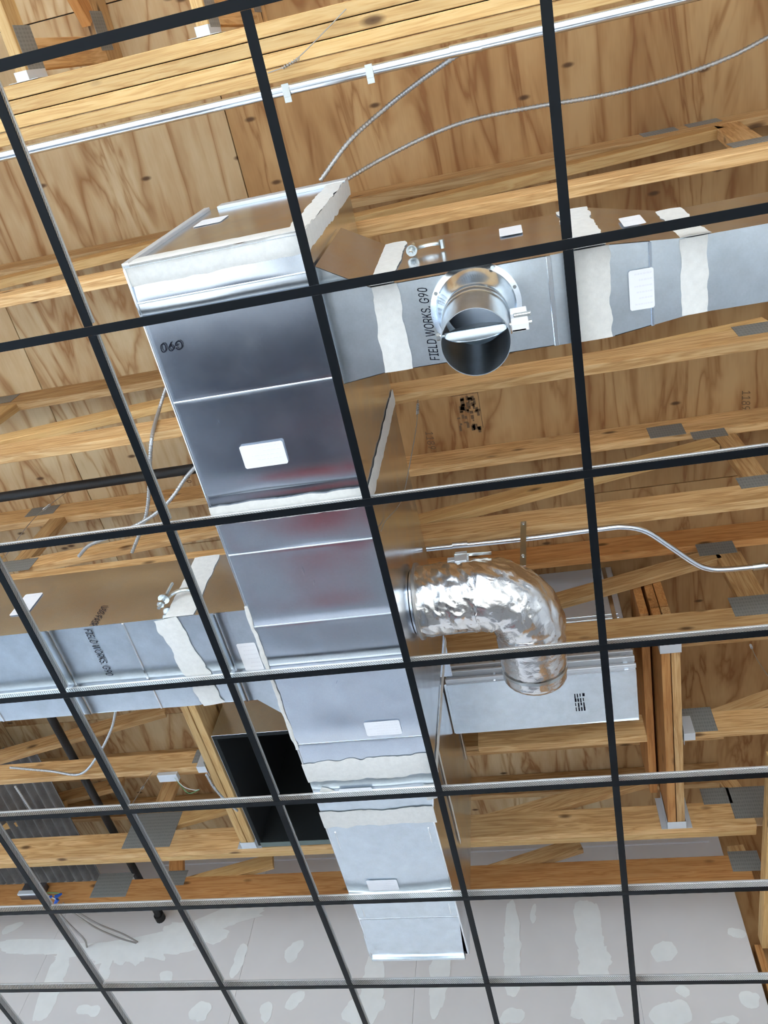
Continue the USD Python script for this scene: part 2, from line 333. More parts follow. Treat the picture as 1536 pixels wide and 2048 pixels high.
def label_part(T, o, xa, ya, w, h, lines, name='paper_label', parent=None, seed=0):
    """a paper sticker with faint rows of print; o is its corner, xa and ya the directions of its width and height, outward normal xa x ya"""
    xa, ya = unit(xa), unit(ya); na = np.cross(xa, ya)
    P = Polygon([(0.004, 0), (w - 0.004, 0), (w, 0.004), (w, h - 0.004), (w - 0.004, h), (0.004, h), (0, h - 0.004), (0, 0.004)])
    p = T.add(name, placed(poly_slab(P, 0, 0.0006), xa, ya, na, o), paper, 'white paper label')
    rg = random.Random(seed); bits = []
    for k in range(lines):
        y = h * (0.86 - 0.75 * k / max(1, lines - 1)); x = w * 0.08; end = w * rg.uniform(0.45, 0.9)
        while x < end:
            l = w * rg.uniform(0.04, 0.12); bits.append(placed(poly_slab(sbox(x, y - h * 0.02, x + l, y + h * 0.02), 0.0006, 0.0008), xa, ya, na, o)); x += l + w * 0.025
    T.add('faint_print', cat_(*bits), faint_ink, parent=p, kind='stuff')
    return p
def lettering(T, text, o, xa, ya, height, mat=None, name='printed_lettering', squeeze=1.0, lift=0.0004, bold=False):
    xa, ya = unit(xa), unit(ya); m = meshkit.text_mesh(text, height, 0.0003, bold); v, f = vf(m); v = v * [squeeze, 1, 1]; v[:, 0] += 0.18 * v[:, 1]
    return T.add(name, placed((v, f), xa, ya, np.cross(xa, ya), np.asarray(o) + np.cross(xa, ya) * lift), mat or ink, 'dark printed letters reading ' + text)

# ================================================================== the setting
XL, XR, YF, YB = -7.0, 2.6, -4.6, 4.55
X_EDGE = 0.825                                     # where the plasterboard of the far wall stops
single('floor', bx(XL - 0.1, XR + 0.1, YF - 0.1, YB + 0.2, -0.1, 0.0, 0.001), concrete, 'bare grey concrete floor', 'floor', kind='structure')
single('ground', bx(-40, 40, -60, YF - 0.11, -0.16, -0.06, 0.001), pavement, 'pale pavement outside the shop front', 'ground', kind='structure')
single('wall_right', bx(XR, XR + 0.12, YF, YB + 0.2, 0, CAM[2] + H_DECK), white_paint, 'white right wall', 'wall', kind='structure')
# far wall: one plasterboard face with bands and patches of joint compound
wb = Thing('wall_back', 'grey plasterboard far wall with bands and patches of white joint compound', 'wall', (0, YB, 0), kind='structure')
seams = [XL, -5.9, -4.68, -3.46, -2.09, -1.02, 0.20, X_EDGE]
for a, b in zip(seams[:-1], seams[1:]):
    wb.add('drywall_sheet', bx(a + 0.0006, b - 0.0006, YB, YB + 0.0125, 0, CAM[2] + H_DECK - 0.003, 0.0008), drywall_mat)
wb.add('backing', bx(XL, X_EDGE, YB + 0.0125, YB + 0.11, 0, CAM[2] + H_DECK - 0.003), white_paint)
def smear(pxs, seed, rag=0.02, th=0.0015):
    """a trowelled patch of joint compound given by its outline in the picture, laid on the wall's plane"""
    P = np.array([onY(*p, YB) for p in pxs]); q = P[:, [0, 2]]; out = []
    for _ in range(2): q = np.vstack([np.stack([0.75 * q + 0.25 * np.roll(q, -1, 0), 0.25 * q + 0.75 * np.roll(q, -1, 0)], 1).reshape(-1, 2)])
    L = np.r_[q, q[:1]]; rs = []
    for a, b in zip(L[:-1], L[1:]):
        n = max(1, int(np.linalg.norm(b - a) / 0.012)); rs += [a + (b - a) * t for t in np.linspace(0, 1, n, endpoint=False)]
    rs = np.array(rs); c = rs.mean(0); nrm = meshkit.fbm(np.c_[rs / 0.06, np.full(len(rs), seed)], 4, seed) - 0.5
    d = rs - c; d /= np.maximum(np.linalg.norm(d, axis=1, keepdims=True), 1e-6); rs = rs + d * (nrm * rag * 3.4)[:, None]
    pg = Polygon(rs).buffer(0)
    for g in getattr(pg, 'geoms', [pg]):
        wb.add('compound_patch', placed(poly_slab(g, 0, 0.0012 + 0.00007 * (seed % 24)), RIGHT, UP, NEAR, (0, YB + 0.0004, 0)), mud_mat)
smear([(0, 1878), (120, 1878), (180, 1890), (300, 1870), (390, 1845), (470, 1800), (560, 1795), (520, 1830), (420, 1872), (375, 1905), (300, 1925), (190, 1920), (90, 1908), (0, 1908)], 1, 0.05)
smear([(330, 1850), (420, 1835), (470, 1868), (420, 1900), (340, 1880)], 31, 0.04)
smear([(110, 1905), (150, 1905), (100, 2040), (55, 2048)], 2); smear([(205, 1915), (232, 1915), (212, 1965), (190, 1962)], 3)
smear([(315, 1945), (345, 1938), (352, 1965), (325, 1972)], 4); smear([(478, 1888), (500, 1885), (490, 1925), (460, 1965), (455, 1950)], 5)
smear([(582, 1885), (605, 1878), (600, 1905), (582, 1928), (568, 1912)], 6); smear([(580, 1985), (612, 1985), (600, 2015), (575, 2015)], 7)
smear([(160, 2010), (205, 2008), (195, 2035), (158, 2030)], 8); smear([(0, 1860), (30, 1845), (50, 1848), (10, 1868)], 9)
smear([(1010, 1800), (1035, 1800), (1045, 1960), (1030, 2000), (1005, 1990)], 10); smear([(1000, 2020), (1040, 2015), (1050, 2048), (1000, 2048)], 11)
smear([(1145, 1795), (1198, 1795), (1225, 1980), (1255, 2048), (1125, 2048), (1160, 1980), (1155, 1890)], 12, 0.03)
smear([(1300, 1900), (1335, 1878), (1358, 1895), (1335, 1918), (1312, 1925)], 13); smear([(1450, 1855), (1492, 1862), (1490, 1878), (1452, 1872)], 14)
smear([(1480, 1988), (1520, 1982), (1525, 2015), (1490, 2015)], 15); smear([(1350, 1975), (1378, 1972), (1385, 1995), (1362, 1998)], 16)
smear([(1065, 1810), (1075, 1810), (1072, 1850), (1062, 1850)], 17); smear([(730, 1905), (770, 1905), (765, 2040), (715, 2048)], 18)
smear([(865, 1905), (905, 1905), (895, 1990), (865, 2048), (855, 1990)], 19); smear([(690, 1995), (770, 1985), (760, 2040), (680, 2048)], 20)
smear([(1310, 2005), (1370, 2000), (1385, 2048), (1300, 2048)], 21); smear([(380, 2010), (430, 2000), (415, 2048), (370, 2048)], 22)
smear([(520, 2015), (545, 2005), (540, 2040), (515, 2045)], 23); smear([(1420, 2040), (1470, 2030), (1480, 2048), (1420, 2048)], 24)
hs = YB / 1.350
wb.add('metal_bead', bx(-2.9, X_EDGE - 0.06, YB - 0.004, YB, CAM[2] + hs - 0.006, CAM[2] + hs + 0.006), paper, 'thin white metal bead')
# beside it: bare studs and sheathing
wr = Thing('trim_1', 'bare timber studs beyond the end of the plasterboard', 'studs', (X_EDGE, YB, 0), kind='structure')
wr.add('sheathing', bx(X_EDGE, XR, YB + 0.10, YB + 0.112, 0, CAM[2] + H_DECK - 0.003), ply_brown)
for x in (X_EDGE + 0.02, X_EDGE + 0.24, X_EDGE + 0.65, X_EDGE + 1.06): board(wr, (x + 0.02, YB + 0.05, 0), (x + 0.02, YB + 0.05, CAM[2] + 2.72), 0.09, 0.038, FAR, pine_red, 'stud')
# street side and left side: walls with large windows
def window_wall(name, label, along_x, fixed, out, a0, a1, spans, sill, head, first):
    t = Thing(name, label, 'wall', (0, 0, 0), kind='structure'); top = CAM[2] + H_DECK
    def blk(u0, u1, z0, z1, mat=white_paint, th=0.12, off=0.0, c=0.0015):
        f0, f1 = sorted((fixed + off * out, fixed + (off + th) * out))
        return bx(u0, u1, f0, f1, z0, z1, c) if along_x else bx(f0, f1, u0, u1, z0, z1, c)
    e = [a0] + [v for s in spans for v in s] + [a1]
    for i in range(0, len(e), 2): t.add('pier', blk(e[i], e[i + 1], 0, top), white_paint)
    for k, (u0, u1) in enumerate(spans):
        t.add('lintel', blk(u0, u1, head, top), white_paint)
        if sill > 0.01: t.add('apron', blk(u0, u1, 0, sill), white_paint)
        w = Thing(f'window_{first + k}', 'dark metal framed shop window', 'window', (0, 0, 0), kind='structure'); n = max(1, round((u1 - u0) / 1.5))
        for z in (sill, head - 0.05): w.add('rail', blk(u0, u1, z, z + 0.05, th=0.06, off=0.03), frame_mat)
        for q in range(n + 1):
            u = u0 + (u1 - u0 - 0.05) * q / n; w.add('mullion', blk(u, u + 0.05, sill + 0.05, head - 0.05, th=0.06, off=0.03), frame_mat)
        for q in range(n): w.add('pane', blk(u0 + (u1 - u0) * q / n + 0.03, u0 + (u1 - u0) * (q + 1) / n - 0.03, sill + 0.05, head - 0.05, th=0.006, off=0.055, c=0.0004), glass)
window_wall('wall_front', 'white street wall with shop windows', True, YF, -1, XL, XR, [(-6.6, -2.5), (-2.1, 2.3)], 0.0, 3.1, 1)
window_wall('wall_left', 'white left wall with windows', False, XL, -1, YF, YB + 0.2, [(-3.9, -0.4), (0.2, 4.0)], 0.0, 3.0, 3)

# roof deck: plywood sheets, 2.44 m long across the trusses
ceil = Thing('ceiling', 'plywood roof deck seen from below', 'ceiling', (0, 0, CAM[2] + H_DECK), kind='structure')
SW, SX = 1.2865, -1.042; rng = random.Random(5)
for i in range(-5, 4):
    x0 = SX + SW * (i - 0); ph = 1.22 * (i % 2)
    for j in range(-3, 3):
        y0 = -0.35 + ph + 2.44 * j - 1.22; y1 = y0 + 2.44
        y0, y1, xa, xb = max(y0, YF - 0.12), min(y1, YB + 0.11), max(x0, XL - 0.1), min(x0 + SW, XR + 0.1)
        if y1 - y0 < 0.05 or xb - xa < 0.05: continue
        m = cbox(xb - xa - 0.004, y1 - y0 - 0.004, 0.016, 0.001)
        ceil.add('plywood_sheet', m, ply_brown if (i, j) in ((1, 0), (0, 1), (1, 1), (2, 2)) or (i == 0 and j == 0) else ply_mat, frame=((RIGHT, FAR, UP), ((xa + xb) / 2, (y0 + y1) / 2, CAM[2] + H_DECK + 0.008)))
ceil.add('underlayment', bx(XL - 0.12, XR + 0.12, YF - 0.14, YB + 0.12, CAM[2] + H_DECK + 0.017, CAM[2] + H_DECK + 0.1), black_iron)
def deck_stamp(px, py, text, height, back=True):
    p = onH(px, py, H_DECK) + [0, 0, -0.0003]
    lettering(ceil, text, p, FAR, RIGHT, height, stamp_ink, 'grade_stamp', 0.8)
for q in [(850, 862), (1484, 780), (358, 932)]: deck_stamp(*q, '1189', 0.036)
deck_stamp(776, 850, 'W', 0.05)
rg = random.Random(3); bits = []; o = onH(935, 825, H_DECK)
for k in range(46):
    a, b = rg.uniform(-0.055, 0.05), rg.uniform(-0.085, 0.085); bits.append(bx(o[0] + a, o[0] + a + rg.uniform(0.006, 0.02), o[1] + b, o[1] + b + rg.uniform(0.006, 0.03), o[2] - 0.0006, o[2], 0.0001))
bits += [bx(o[0] - 0.065, o[0] + 0.065, o[1] - 0.095, o[1] - 0.092, o[2] - 0.0006, o[2], 0.0001), bx(o[0] + 0.06, o[0] + 0.063, o[1] - 0.095, o[1] + 0.09, o[2] - 0.0006, o[2], 0.0001)]
ceil.add('grade_stamp', cat_(*bits), stamp_ink, 'blurred square grade stamp', kind='stuff')

# ================================================================== timber
# four-ply beam
beam = Thing('ply_beam', 'thick four-ply timber beam of long pale boards crossing the top of the photo', 'beam', W(0, -0.05, 2.70))
for k in range(4):
    y = -0.128 + 0.0402 * k; dz = [0.0, 0.002, 0.0, 0.003][k]
    board(beam, W(XL, y + 0.0195, 2.70 + dz + 0.21), W(XR, y + 0.0195, 2.70 + dz + 0.21), 0.42, 0.0375, UP, pine_pale, 'ply')
# plate of the wall on the right
tp = Thing('wall_plate', 'pale timber plate running away along the right edge, under the truss ends', 'timber plate', W(0.86, 3.8, 2.55))
for k in range(2): board(tp, W(0.912, 3.1, 2.70 + 0.0385 * k), W(0.912, YB - 0.02, 2.70 + 0.0385 * k), 0.075, 0.0375, RIGHT, pine_pale, 'plate')

TRUSS = {}
def truss(key, Y, label, x0, x1, ch, webs, plates, plies=1, mat=pine, topmat=None, top=True, skip=()):
    """parallel-chord roof truss in the plane y = Y (its near face); webs and plates are given where they stand on that face"""
    t = Thing('roof_truss', label, 'roof truss', W((x0 + x1) / 2, Y, H_CHORD)); TRUSS[key] = t
    for k in range(plies):
        y = Y + 0.019 + 0.0415 * k
        board(t, W(x0, y, H_CHORD + ch / 2 + 0.002 * k), W(x1, y, H_CHORD + ch / 2 + 0.002 * k), ch, 0.038, UP, mat if not k else pine_pale, 'bottom_chord')
        if top: board(t, W(x0, y, H_DECK - 0.078), W(x1, y, H_DECK - 0.078), 0.152, 0.038, UP, topmat or mat, 'top_chord')
        if k == 0:
            for a, b, w in webs:
                p, q = onY(*a, Y), onY(*b, Y); p[1] = q[1] = y; lo, hi = H_CHORD + CAM[2] + ch * 0.55, CAM[2] + H_DECK - 0.10
                p[2] = min(max(p[2], lo), hi); q[2] = min(max(q[2], lo), hi); 
                if p[2] > q[2]: p, q = q, p
                board(t, p, q, w, 0.0365, UP if abs(q[0] - p[0]) > 1.2 * abs(q[2] - p[2]) else RIGHT, rng.choice([mat, pine, pine_pale]), 'web')
    for (px, py, w, h) in plates:
        c = onY(px, py, Y); c[2] = min(max(c[2], CAM[2] + H_CHORD + h / 2), CAM[2] + H_DECK - h / 2)
        t.add('nail_plate', cbox(w, 0.0016, h, 0.0003), plate_mat, 'grey toothed nail plate' , frame=((RIGHT, FAR, UP), c + [0, -0.0009, 0]))
    return t
truss('T1', 0.497, 'first roof truss beyond the beam, crossing above the near end of the big duct', XL, XR, 0.115,
      [((700, 432), (1440, 252), 0.089), ((1452, 246), (1505, 284), 0.089), ((-60, 570), (420, 455), 0.089), ((-150, 575), (-90, 540), 0.089)],
      [(1310, 260, 0.13, 0.10), (1405, 246, 0.12, 0.09), (1512, 282, 0.16, 0.09)])
truss('T2', 1.104, 'second roof truss beyond the beam, just below the branch with the round damper', XL, XR, 0.125,
      [((-20, 880), (400, 785), 0.089), ((30, 800), (-40, 850), 0.089), ((1180, 720), (1536, 640), 0.089)],
      [(6, 800, 0.14, 0.10), (1515, 657, 0.15, 0.10)])
truss('T3', 1.744, 'third roof truss beyond the beam, two plates side by side above the offset conduit', XL, XR, 0.125,
      [((830, 1040), (1430, 882), 0.089), ((1450, 868), (1525, 968), 0.089), ((40, 1128), (460, 1045), 0.089), ((122, 1026), (42, 1120), 0.089), ((-10, 1120), (-150, 1050), 0.089)],
      [(1332, 862, 0.155, 0.11), (1418, 868, 0.145, 0.075), (1520, 962, 0.16, 0.085), (85, 1022, 0.17, 0.09), (30, 1132, 0.20, 0.10)])
truss('T4', 2.36, 'fourth roof truss beyond the beam, passing behind the foil elbow', XL, XR, 0.138,
      [((1100, 1200), (1435, 1105), 0.089), ((1455, 1105), (1512, 1205), 0.115), ((-150, 1330), (300, 1240), 0.089)],
      [(1432, 1097, 0.17, 0.10), (1512, 1210, 0.20, 0.13)], mat=pine, topmat=pine_red)
truss('T5', 2.956, 'fifth roof truss left part, ending in a metal hanger beside the black box', XL, -1.835, 0.112,
      [((-40, 1520), (330, 1415), 0.089), ((-200, 1420), (-60, 1500), 0.089)], [(405, 1512, 0.09, 0.09)])
truss('T5b', 2.956, 'short truss piece below the open silver drop, between the big duct and the double header', -0.43, 0.355, 0.14,
      [], [], top=False)
truss('T5c', 2.956, 'fifth roof truss right part, hung on the right side of the double header', 0.525, XR, 0.125,
      [((1400, 1452), (1560, 1385), 0.089)], [(1392, 1440, 0.16, 0.15)], mat=pine)
truss('T6', 3.616, 'double roof truss with the broadest nail plate, beyond the black box', XL, 0.85, 0.148,
      [((-30, 1632), (245, 1562), 0.089), ((-80, 1665), (130, 1608), 0.089), ((345, 1555), (310, 1640), 0.10), ((330, 1645), (520, 1590), 0.089),
       ((940, 1650), (1340, 1540), 0.089), ((1455, 1560), (1490, 1610), 0.09)],
      [(305, 1660, 0.30, 0.24), (1502, 1604, 0.20, 0.19), (1432, 1592, 0.14, 0.10)], plies=2)
truss('T7', 4.05, 'last roof truss, standing right in front of the plasterboard wall', XL, 0.85, 0.15,
      [((365, 1768), (545, 1718), 0.089), ((352, 1716), (352, 1760), 0.09), ((950, 1755), (1160, 1685), 0.089), ((1470, 1690), (1492, 1745), 0.085)],
      [(225, 1770, 0.24, 0.165), (352, 1756, 0.13, 0.10), (1490, 1722, 0.15, 0.12)], mat=pine_red, topmat=pine)

def cross_truss(x, label):
    """truss on the near side of the beam, running towards the street and hung on the beam"""
    t = Thing('roof_truss', label, 'roof truss', W(x, -0.14, H_CHORD)); y0, y1 = YF, -0.150
    board(t, W(x, y0, 2.775), W(x, y1, 2.775), 0.09, 0.038, UP, pine_pale, 'bottom_chord'.replace('_chord', '_chord'))
    board(t, W(x, y0, H_DECK - 0.078), W(x, y1, H_DECK - 0.078), 0.152, 0.038, UP, pine, 'top_chord')
    board(t, W(x, -0.2, 2.82), W(x, -0.2, H_DECK - 0.15), 0.089, 0.036, FAR, pine, 'web')
    board(t, W(x, -1.2, 2.82), W(x, -0.3, H_DECK - 0.17), 0.089, 0.036, UP, pine_red, 'web')
    board(t, W(x, -1.3, 2.82), W(x, -2.2, H_DECK - 0.17), 0.089, 0.036, UP, pine, 'web')
    for (y, h) in ((-0.215, 2.80), (-0.26, H_DECK - 0.13)):
        t.add('nail_plate', cbox(0.0016, 0.13, 0.11, 0.0003), plate_mat, 'grey toothed nail plate', frame=((RIGHT, FAR, UP), W(x + 0.0195, y, h)))
def hanger(o, along, label, w=0.042, d=0.03, hgt=0.13):
    """U-shaped joist hanger: o is the middle of the seat's underside, along the direction the member leaves the beam"""
    a = unit(along); s = np.cross(UP, a); t = Thing('joist_hanger', label, 'joist hanger', o)
    t.add('seat', placed(cbox(d, w, 0.002, 0.0004), a, s, UP, o + a * d / 2 + UP * 0.001), hanger_mat)
    for k in (-1, 1):
        t.add('side_plate', placed(cbox(d, 0.0016, hgt, 0.0003), a, s, UP, o + a * d / 2 + s * k * (w / 2) + UP * hgt / 2), hanger_mat)
        t.add('nailing_flange', placed(cbox(0.0016, 0.03, hgt, 0.0003), a, s, UP, o + a * 0.001 + s * k * (w / 2 + 0.015) + UP * hgt / 2), hanger_mat)
for x, l in ((-2.01, 'near-side truss just outside the left edge, hung on the ply beam'), (-1.405, 'near-side truss in the top left corner, hung on the ply beam'),
             (-0.80, 'near-side truss hung on the ply beam to the left of the second long ceiling rail')): cross_truss(x, l)
hanger(W(-0.802, -0.130, 2.722), NEAR, 'pale joist hanger at the top of the photo, near side of the ply beam', 0.042, 0.028)
hanger(W(-1.405, -0.130, 2.722), NEAR, 'pale joist hanger in the top left corner, on the ply beam', 0.042, 0.028)
# headers along y
hl = Thing('header', 'double timber header along the left side of the black box', 'header', W(-1.79, 3.0, H_CHORD))
for k in range(2): board(hl, W(-1.812 + 0.042 * k, 2.41, H_CHORD + 0.12), W(-1.812 + 0.042 * k, 3.610, H_CHORD + 0.12), 0.24, 0.038, UP, pine_pale, 'ply')
hanger(W(-1.835, 2.975, H_CHORD - 0.004), LEFT, 'small joist hanger holding the truss end left of the black box', 0.042, 0.05, 0.11)
hanger(W(-1.79, 3.612, H_CHORD - 0.004), NEAR, 'joist hanger under the far end of the header left of the black box', 0.084, 0.05, 0.2)
hr = Thing('header', 'tall double timber header along the right side of the silver drop', 'header', W(0.47, 3.0, H_CHORD))
for k in range(2): board(hr, W(0.452 + 0.042 * k, 2.402, H_CHORD + 0.12), W(0.452 + 0.042 * k, 3.610, H_CHORD + 0.12), 0.24, 0.038, UP, pine if k else pine_red, 'ply')
board(hr, W(0.40, 2.406, H_CHORD + 0.36), W(0.40, 3.600, H_CHORD + 0.36), 0.3, 0.038, UP, pine_red, 'ply')
for k in range(2): board(hr, W(0.452 + 0.042 * k, 2.402, H_CHORD + 0.40), W(0.452 + 0.042 * k, 3.610, H_CHORD + 0.40), 0.3, 0.038, UP, pine_red, 'ply')
hanger(W(0.473, 2.402, H_CHORD - 0.004), FAR, 'wide joist hanger under the near end of the double header at right', 0.088, 0.06, 0.19)
hanger(W(0.473, 3.612, H_CHORD - 0.004), NEAR, 'wide joist hanger under the far end of the double header at right', 0.088, 0.05, 0.19)
hanger(W(0.518, 2.975, H_CHORD - 0.004), RIGHT, 'small joist hanger holding the truss end right of the double header', 0.042, 0.05, 0.11)

# ================================================================== ducts
Z = CAM[2]
def bowed(X, Y, y0, y1, x0, x1, amp, skew, seed):
    """sheet metal between two seams: bellied, steeper towards its far seam"""
    t = np.clip((Y - y0) / (y1 - y0), 0, 1); u = np.clip((X - x0) / (x1 - x0), 0, 1)
    w = meshkit.fbm(np.stack([X / 0.22, Y / 0.2, np.full(X.shape, seed)], -1), 2, seed) - 0.5
    return -amp * np.sin(np.pi * t ** skew) * (0.55 + 0.45 * np.sin(np.pi * u)) + 0.004 * w * np.minimum(1, 12 * t * (1 - t)) * np.minimum(1, 12 * u * (1 - u))
xl, xr = -0.953, -0.474
tr = Thing('trunk_duct', 'long wide rectangular sheet-metal main duct running away through the middle of the photo', 'duct', W(-0.71, 0.35, H_DUCT))
runs = [(0.345, 0.440, 0.0015, 1.0), (0.440, 0.722, 0.002, 1.0), (0.722, 1.028, 0.006, 4.0), (1.028, 1.095, 0.001, 1.0), (1.095, 1.235, 0.002, 1.0), (1.235, 1.518, 0.0045, 5.0),
        (1.518, 1.718, 0.004, 1.5), (1.718, 2.06, 0.007, 4.0), (2.06, 2.21, 0.002, 1.0)]
for k, (y0, y1, amp, sk) in enumerate(runs):
    ys = np.linspace(y0, y1, max(6, int((y1 - y0) / 0.012))); xs = np.linspace(xl, xr, 40)
    tr.add('bottom_panel', sheet(xs, ys, lambda X, Y: Z + H_DUCT + (0.10 * (y1 - Y) if k == 0 else 0) + bowed(X, Y, y0, y1, xl, xr, amp, sk, k)), galv, smooth=True)
    if k in (1, 2, 4, 5, 6, 7, 8): tr.add('seam', cyl(W(xl + 0.003, y0, H_DUCT + 0.001), W(xr - 0.003, y0, H_DUCT + 0.001), 0.003, 8), galv_soft, smooth=40)
# narrowing section and deep far section
xr2 = -0.53
def sect(y0, y1, xa0, xa1, xb0, xb1, amp, sk, seed):
    ys = np.linspace(y0, y1, max(6, int((y1 - y0) / 0.015))); u = np.linspace(0, 1, 36)
    f = np.clip((ys - y0) / (y1 - y0), 0, 1); m = sheet(u, ys, lambda X, Y: Z + H_DUCT + bowed(X, Y, y0, y1, 0, 1, amp, sk, seed)); v = np.array(m.vertices)
    t = (v[:, 1] - y0) / (y1 - y0); v[:, 0] = (xa0 + (xa1 - xa0) * t) * (1 - v[:, 0]) + (xb0 + (xb1 - xb0) * t) * v[:, 0]
    tr.add('bottom_panel', trimesh.Trimesh(v, m.faces, process=False), galv_soft, smooth=True)
sect(2.21, 2.47, xl, xl, xr, xr2, 0.002, 1.0, 21)
sect(2.47, 3.10, xl, xl, xr2, xr2, 0.012, 1.4, 22)
sect(3.10, 3.38, xl, xl - 0.012, xr2, xr2 - 0.02, 0.010, 1.8, 23)
tr.add('seam', cyl(W(xl, 3.10, H_DUCT), W(xr2, 3.10, H_DUCT), 0.003, 8), galv_bright, smooth=40)
def vpanel(p, q, h0a, h1a, h0b, h1b, inward, name='side_panel', mat=galv, n=18):
    """upright sheet from plan point p to q with bottom and top heights at both ends, very slightly wavy"""
    p, q, nn = np.array(p, float), np.array(q, float), unit([*inward, 0]); V = []; m = 10
    for i in range(n):
        t = i / (n - 1)
        for j in range(m):
            s = j / (m - 1); h = (h0a + (h0b - h0a) * t) * (1 - s) + (h1a + (h1b - h1a) * t) * s; xy = p + (q - p) * t
            b = 0.003 * (meshkit.noise(np.array([xy[0] / 0.2 + 9, xy[1] / 0.2, h / 0.2])) - 0.5) * min(1, 8 * s * (1 - s)) * min(1, 8 * t * (1 - t)); V.append(W(*xy, h) + nn * b)
    V = np.array(V); N = len(V); V = np.vstack([V, V + nn * 0.0015]); Fc = []
    for i in range(n - 1):
        for j in range(m - 1):
            a = i * m + j; Fc += [[a, a + 1, a + m + 1], [a, a + m + 1, a + m], [N + a, N + a + m + 1, N + a + 1], [N + a, N + a + m, N + a + m + 1]]
    rim = list(range(m)) + [i * m + m - 1 for i in range(1, n)] + [(n - 1) * m + j for j in range(m - 2, -1, -1)] + [i * m for i in range(n - 2, 0, -1)]
    for a, b in zip(rim, rim[1:] + rim[:1]): Fc += [[a, b, N + b], [a, N + b, N + a]]
    t_ = trimesh.Trimesh(V, Fc, process=False); t_.fix_normals(); return t_
def trunk_v(*a, **k): tr.add(k.pop('name', 'side_panel'), vpanel(*a, **k), galv, smooth=50)
trunk_v((xr, 0.345), (xr, 1.092), H_DUCT, H_TRUNK, H_DUCT, H_TRUNK, (-1, 0)); trunk_v((xr, 1.092), (xr, 2.21), H_DUCT, H_TRUNK, H_DUCT, H_TRUNK, (-1, 0))
trunk_v((xr, 2.21), (xr2, 2.47), H_DUCT, H_TRUNK, H_DUCT, 2.75, (-1, 0)); trunk_v((xr2, 2.47), (xr2, 3.40), H_DUCT, 3.0, H_DUCT + 0.02, 3.0, (-1, 0))
for y0, y1, top in ((0.345, 1.092, H_TRUNK), (1.092, 2.21, H_TRUNK), (2.21, 2.47, H_TRUNK), (2.47, 3.40, 3.0)): trunk_v((xl, y0), (xl, y1), H_DUCT, top, H_DUCT, top, (1, 0))
trunk_v((xl, 3.40), (xr2, 3.40), H_DUCT + 0.02, 3.0, H_DUCT + 0.02, 3.0, (0, -1), name='end_panel')
trunk_v((xl, 2.47), (xr2, 2.47), H_TRUNK, 3.0, H_TRUNK, 3.0, (0, 1), name='end_panel')
trunk_v((xl + 0.002, 0.347), (xr - 0.002, 0.347), H_DUCT, H_TRUNK, H_DUCT, H_TRUNK, (0, 1), name='end_panel')
tr.add('top_panel', hbx(xl, xr, 0.347, 2.47, H_TRUNK - 0.002, H_TRUNK, 0.0004), galv); tr.add('top_panel', hbx(xl, xr2, 2.47, 3.40, 2.998, 3.0, 0.0004), galv)
for x, xe in ((xl, xl), (xr, xr)): tr.add('corner_edge', cyl(W(x, 0.35, H_DUCT), W(xe, 2.21, H_DUCT), 0.0042, 8), galv_bright, smooth=40)
tr.add('corner_edge', cyl(W(xr, 2.21, H_DUCT), W(xr2, 2.47, H_DUCT), 0.004, 8), galv_bright, smooth=40)
for x in (xr2, xl): tr.add('corner_edge', cyl(W(x, 2.47, H_DUCT), W(x, 3.36, H_DUCT), 0.0042, 8), galv_bright, smooth=40)
for x in (xr2 - 0.028, xl + 0.03): tr.add('seam', cyl(W(x, 2.54, H_DUCT - 0.001), W(x, 3.08, H_DUCT - 0.001), 0.003, 8), galv_bright, smooth=40)
tr.add('end_lip', hbx(xl - 0.004, xr2 - 0.015, 3.378, 3.390, H_DUCT - 0.012, H_DUCT + 0.02, 0.002), galv_soft)
# turned flanges round the near end
tr.add('flange', cat_(hbx(xl + 0.05, xr + 0.004, 0.336, 0.348, H_TRUNK - 0.05, H_TRUNK + 0.006), hbx(xl - 0.004, xl + 0.016, 0.336, 0.348, H_DUCT, H_TRUNK - 0.02)), hanger_mat)
MZ = 0
def mband(T, p0, p1, n, w0, w1, rag=0.007, th=0.0022, name='mastic_band'):
    global MZ; MZ += 1; T.add(name, ribbon(p0, p1, n, w0, w1, th, rag, MZ), mastic, 'brushed white sealant', smooth=40)
B = H_DUCT - 0.004
mband(tr, W(xl - 0.004, 0.372, H_DUCT + 0.004), W(xr + 0.004, 0.372, H_DUCT + 0.004), DOWN, 0.027, 0.030, 0.006, 0.004)
mband(tr, W(xl, 0.340, H_DUCT + 0.02), W(xr, 0.340, H_DUCT + 0.03), NEAR, 0.03, 0.045, 0.005)
mband(tr, W(xr - 0.02, 0.340, H_DUCT), W(xr - 0.025, 0.340, H_TRUNK), NEAR, 0.024, 0.034, 0.006)
mband(tr, W(xr + 0.003, 0.37, H_DUCT), W(xr + 0.003, 0.37, H_TRUNK), RIGHT, 0.020, 0.031, 0.006)
mband(tr, W(xl - 0.004, 1.092, B), W(xr + 0.004, 1.092, B), DOWN, 0.032, 0.034, 0.006)
mband(tr, W(xr + 0.003, 1.092, H_DUCT), W(xr + 0.003, 1.10, H_TRUNK), RIGHT, 0.026, 0.03, 0.008)
mband(tr, W(xl - 0.004, 2.205, B), W(xr + 0.006, 2.195, B), DOWN, 0.05, 0.055, 0.012)
mband(tr, W(xl - 0.004, 2.465, B), W(xr2 + 0.012, 2.465, B), DOWN, 0.042, 0.045, 0.010)
mband(tr, W(xr + 0.003, 2.215, H_DUCT), W(xr + 0.003, 2.26, H_TRUNK), RIGHT, 0.02, 0.02, 0.006)
mband(tr, W(xr2 + 0.004, 2.49, 2.33), W(xr2 + 0.004, 3.08, 2.33), RIGHT, 0.012, 0.012, 0.004)
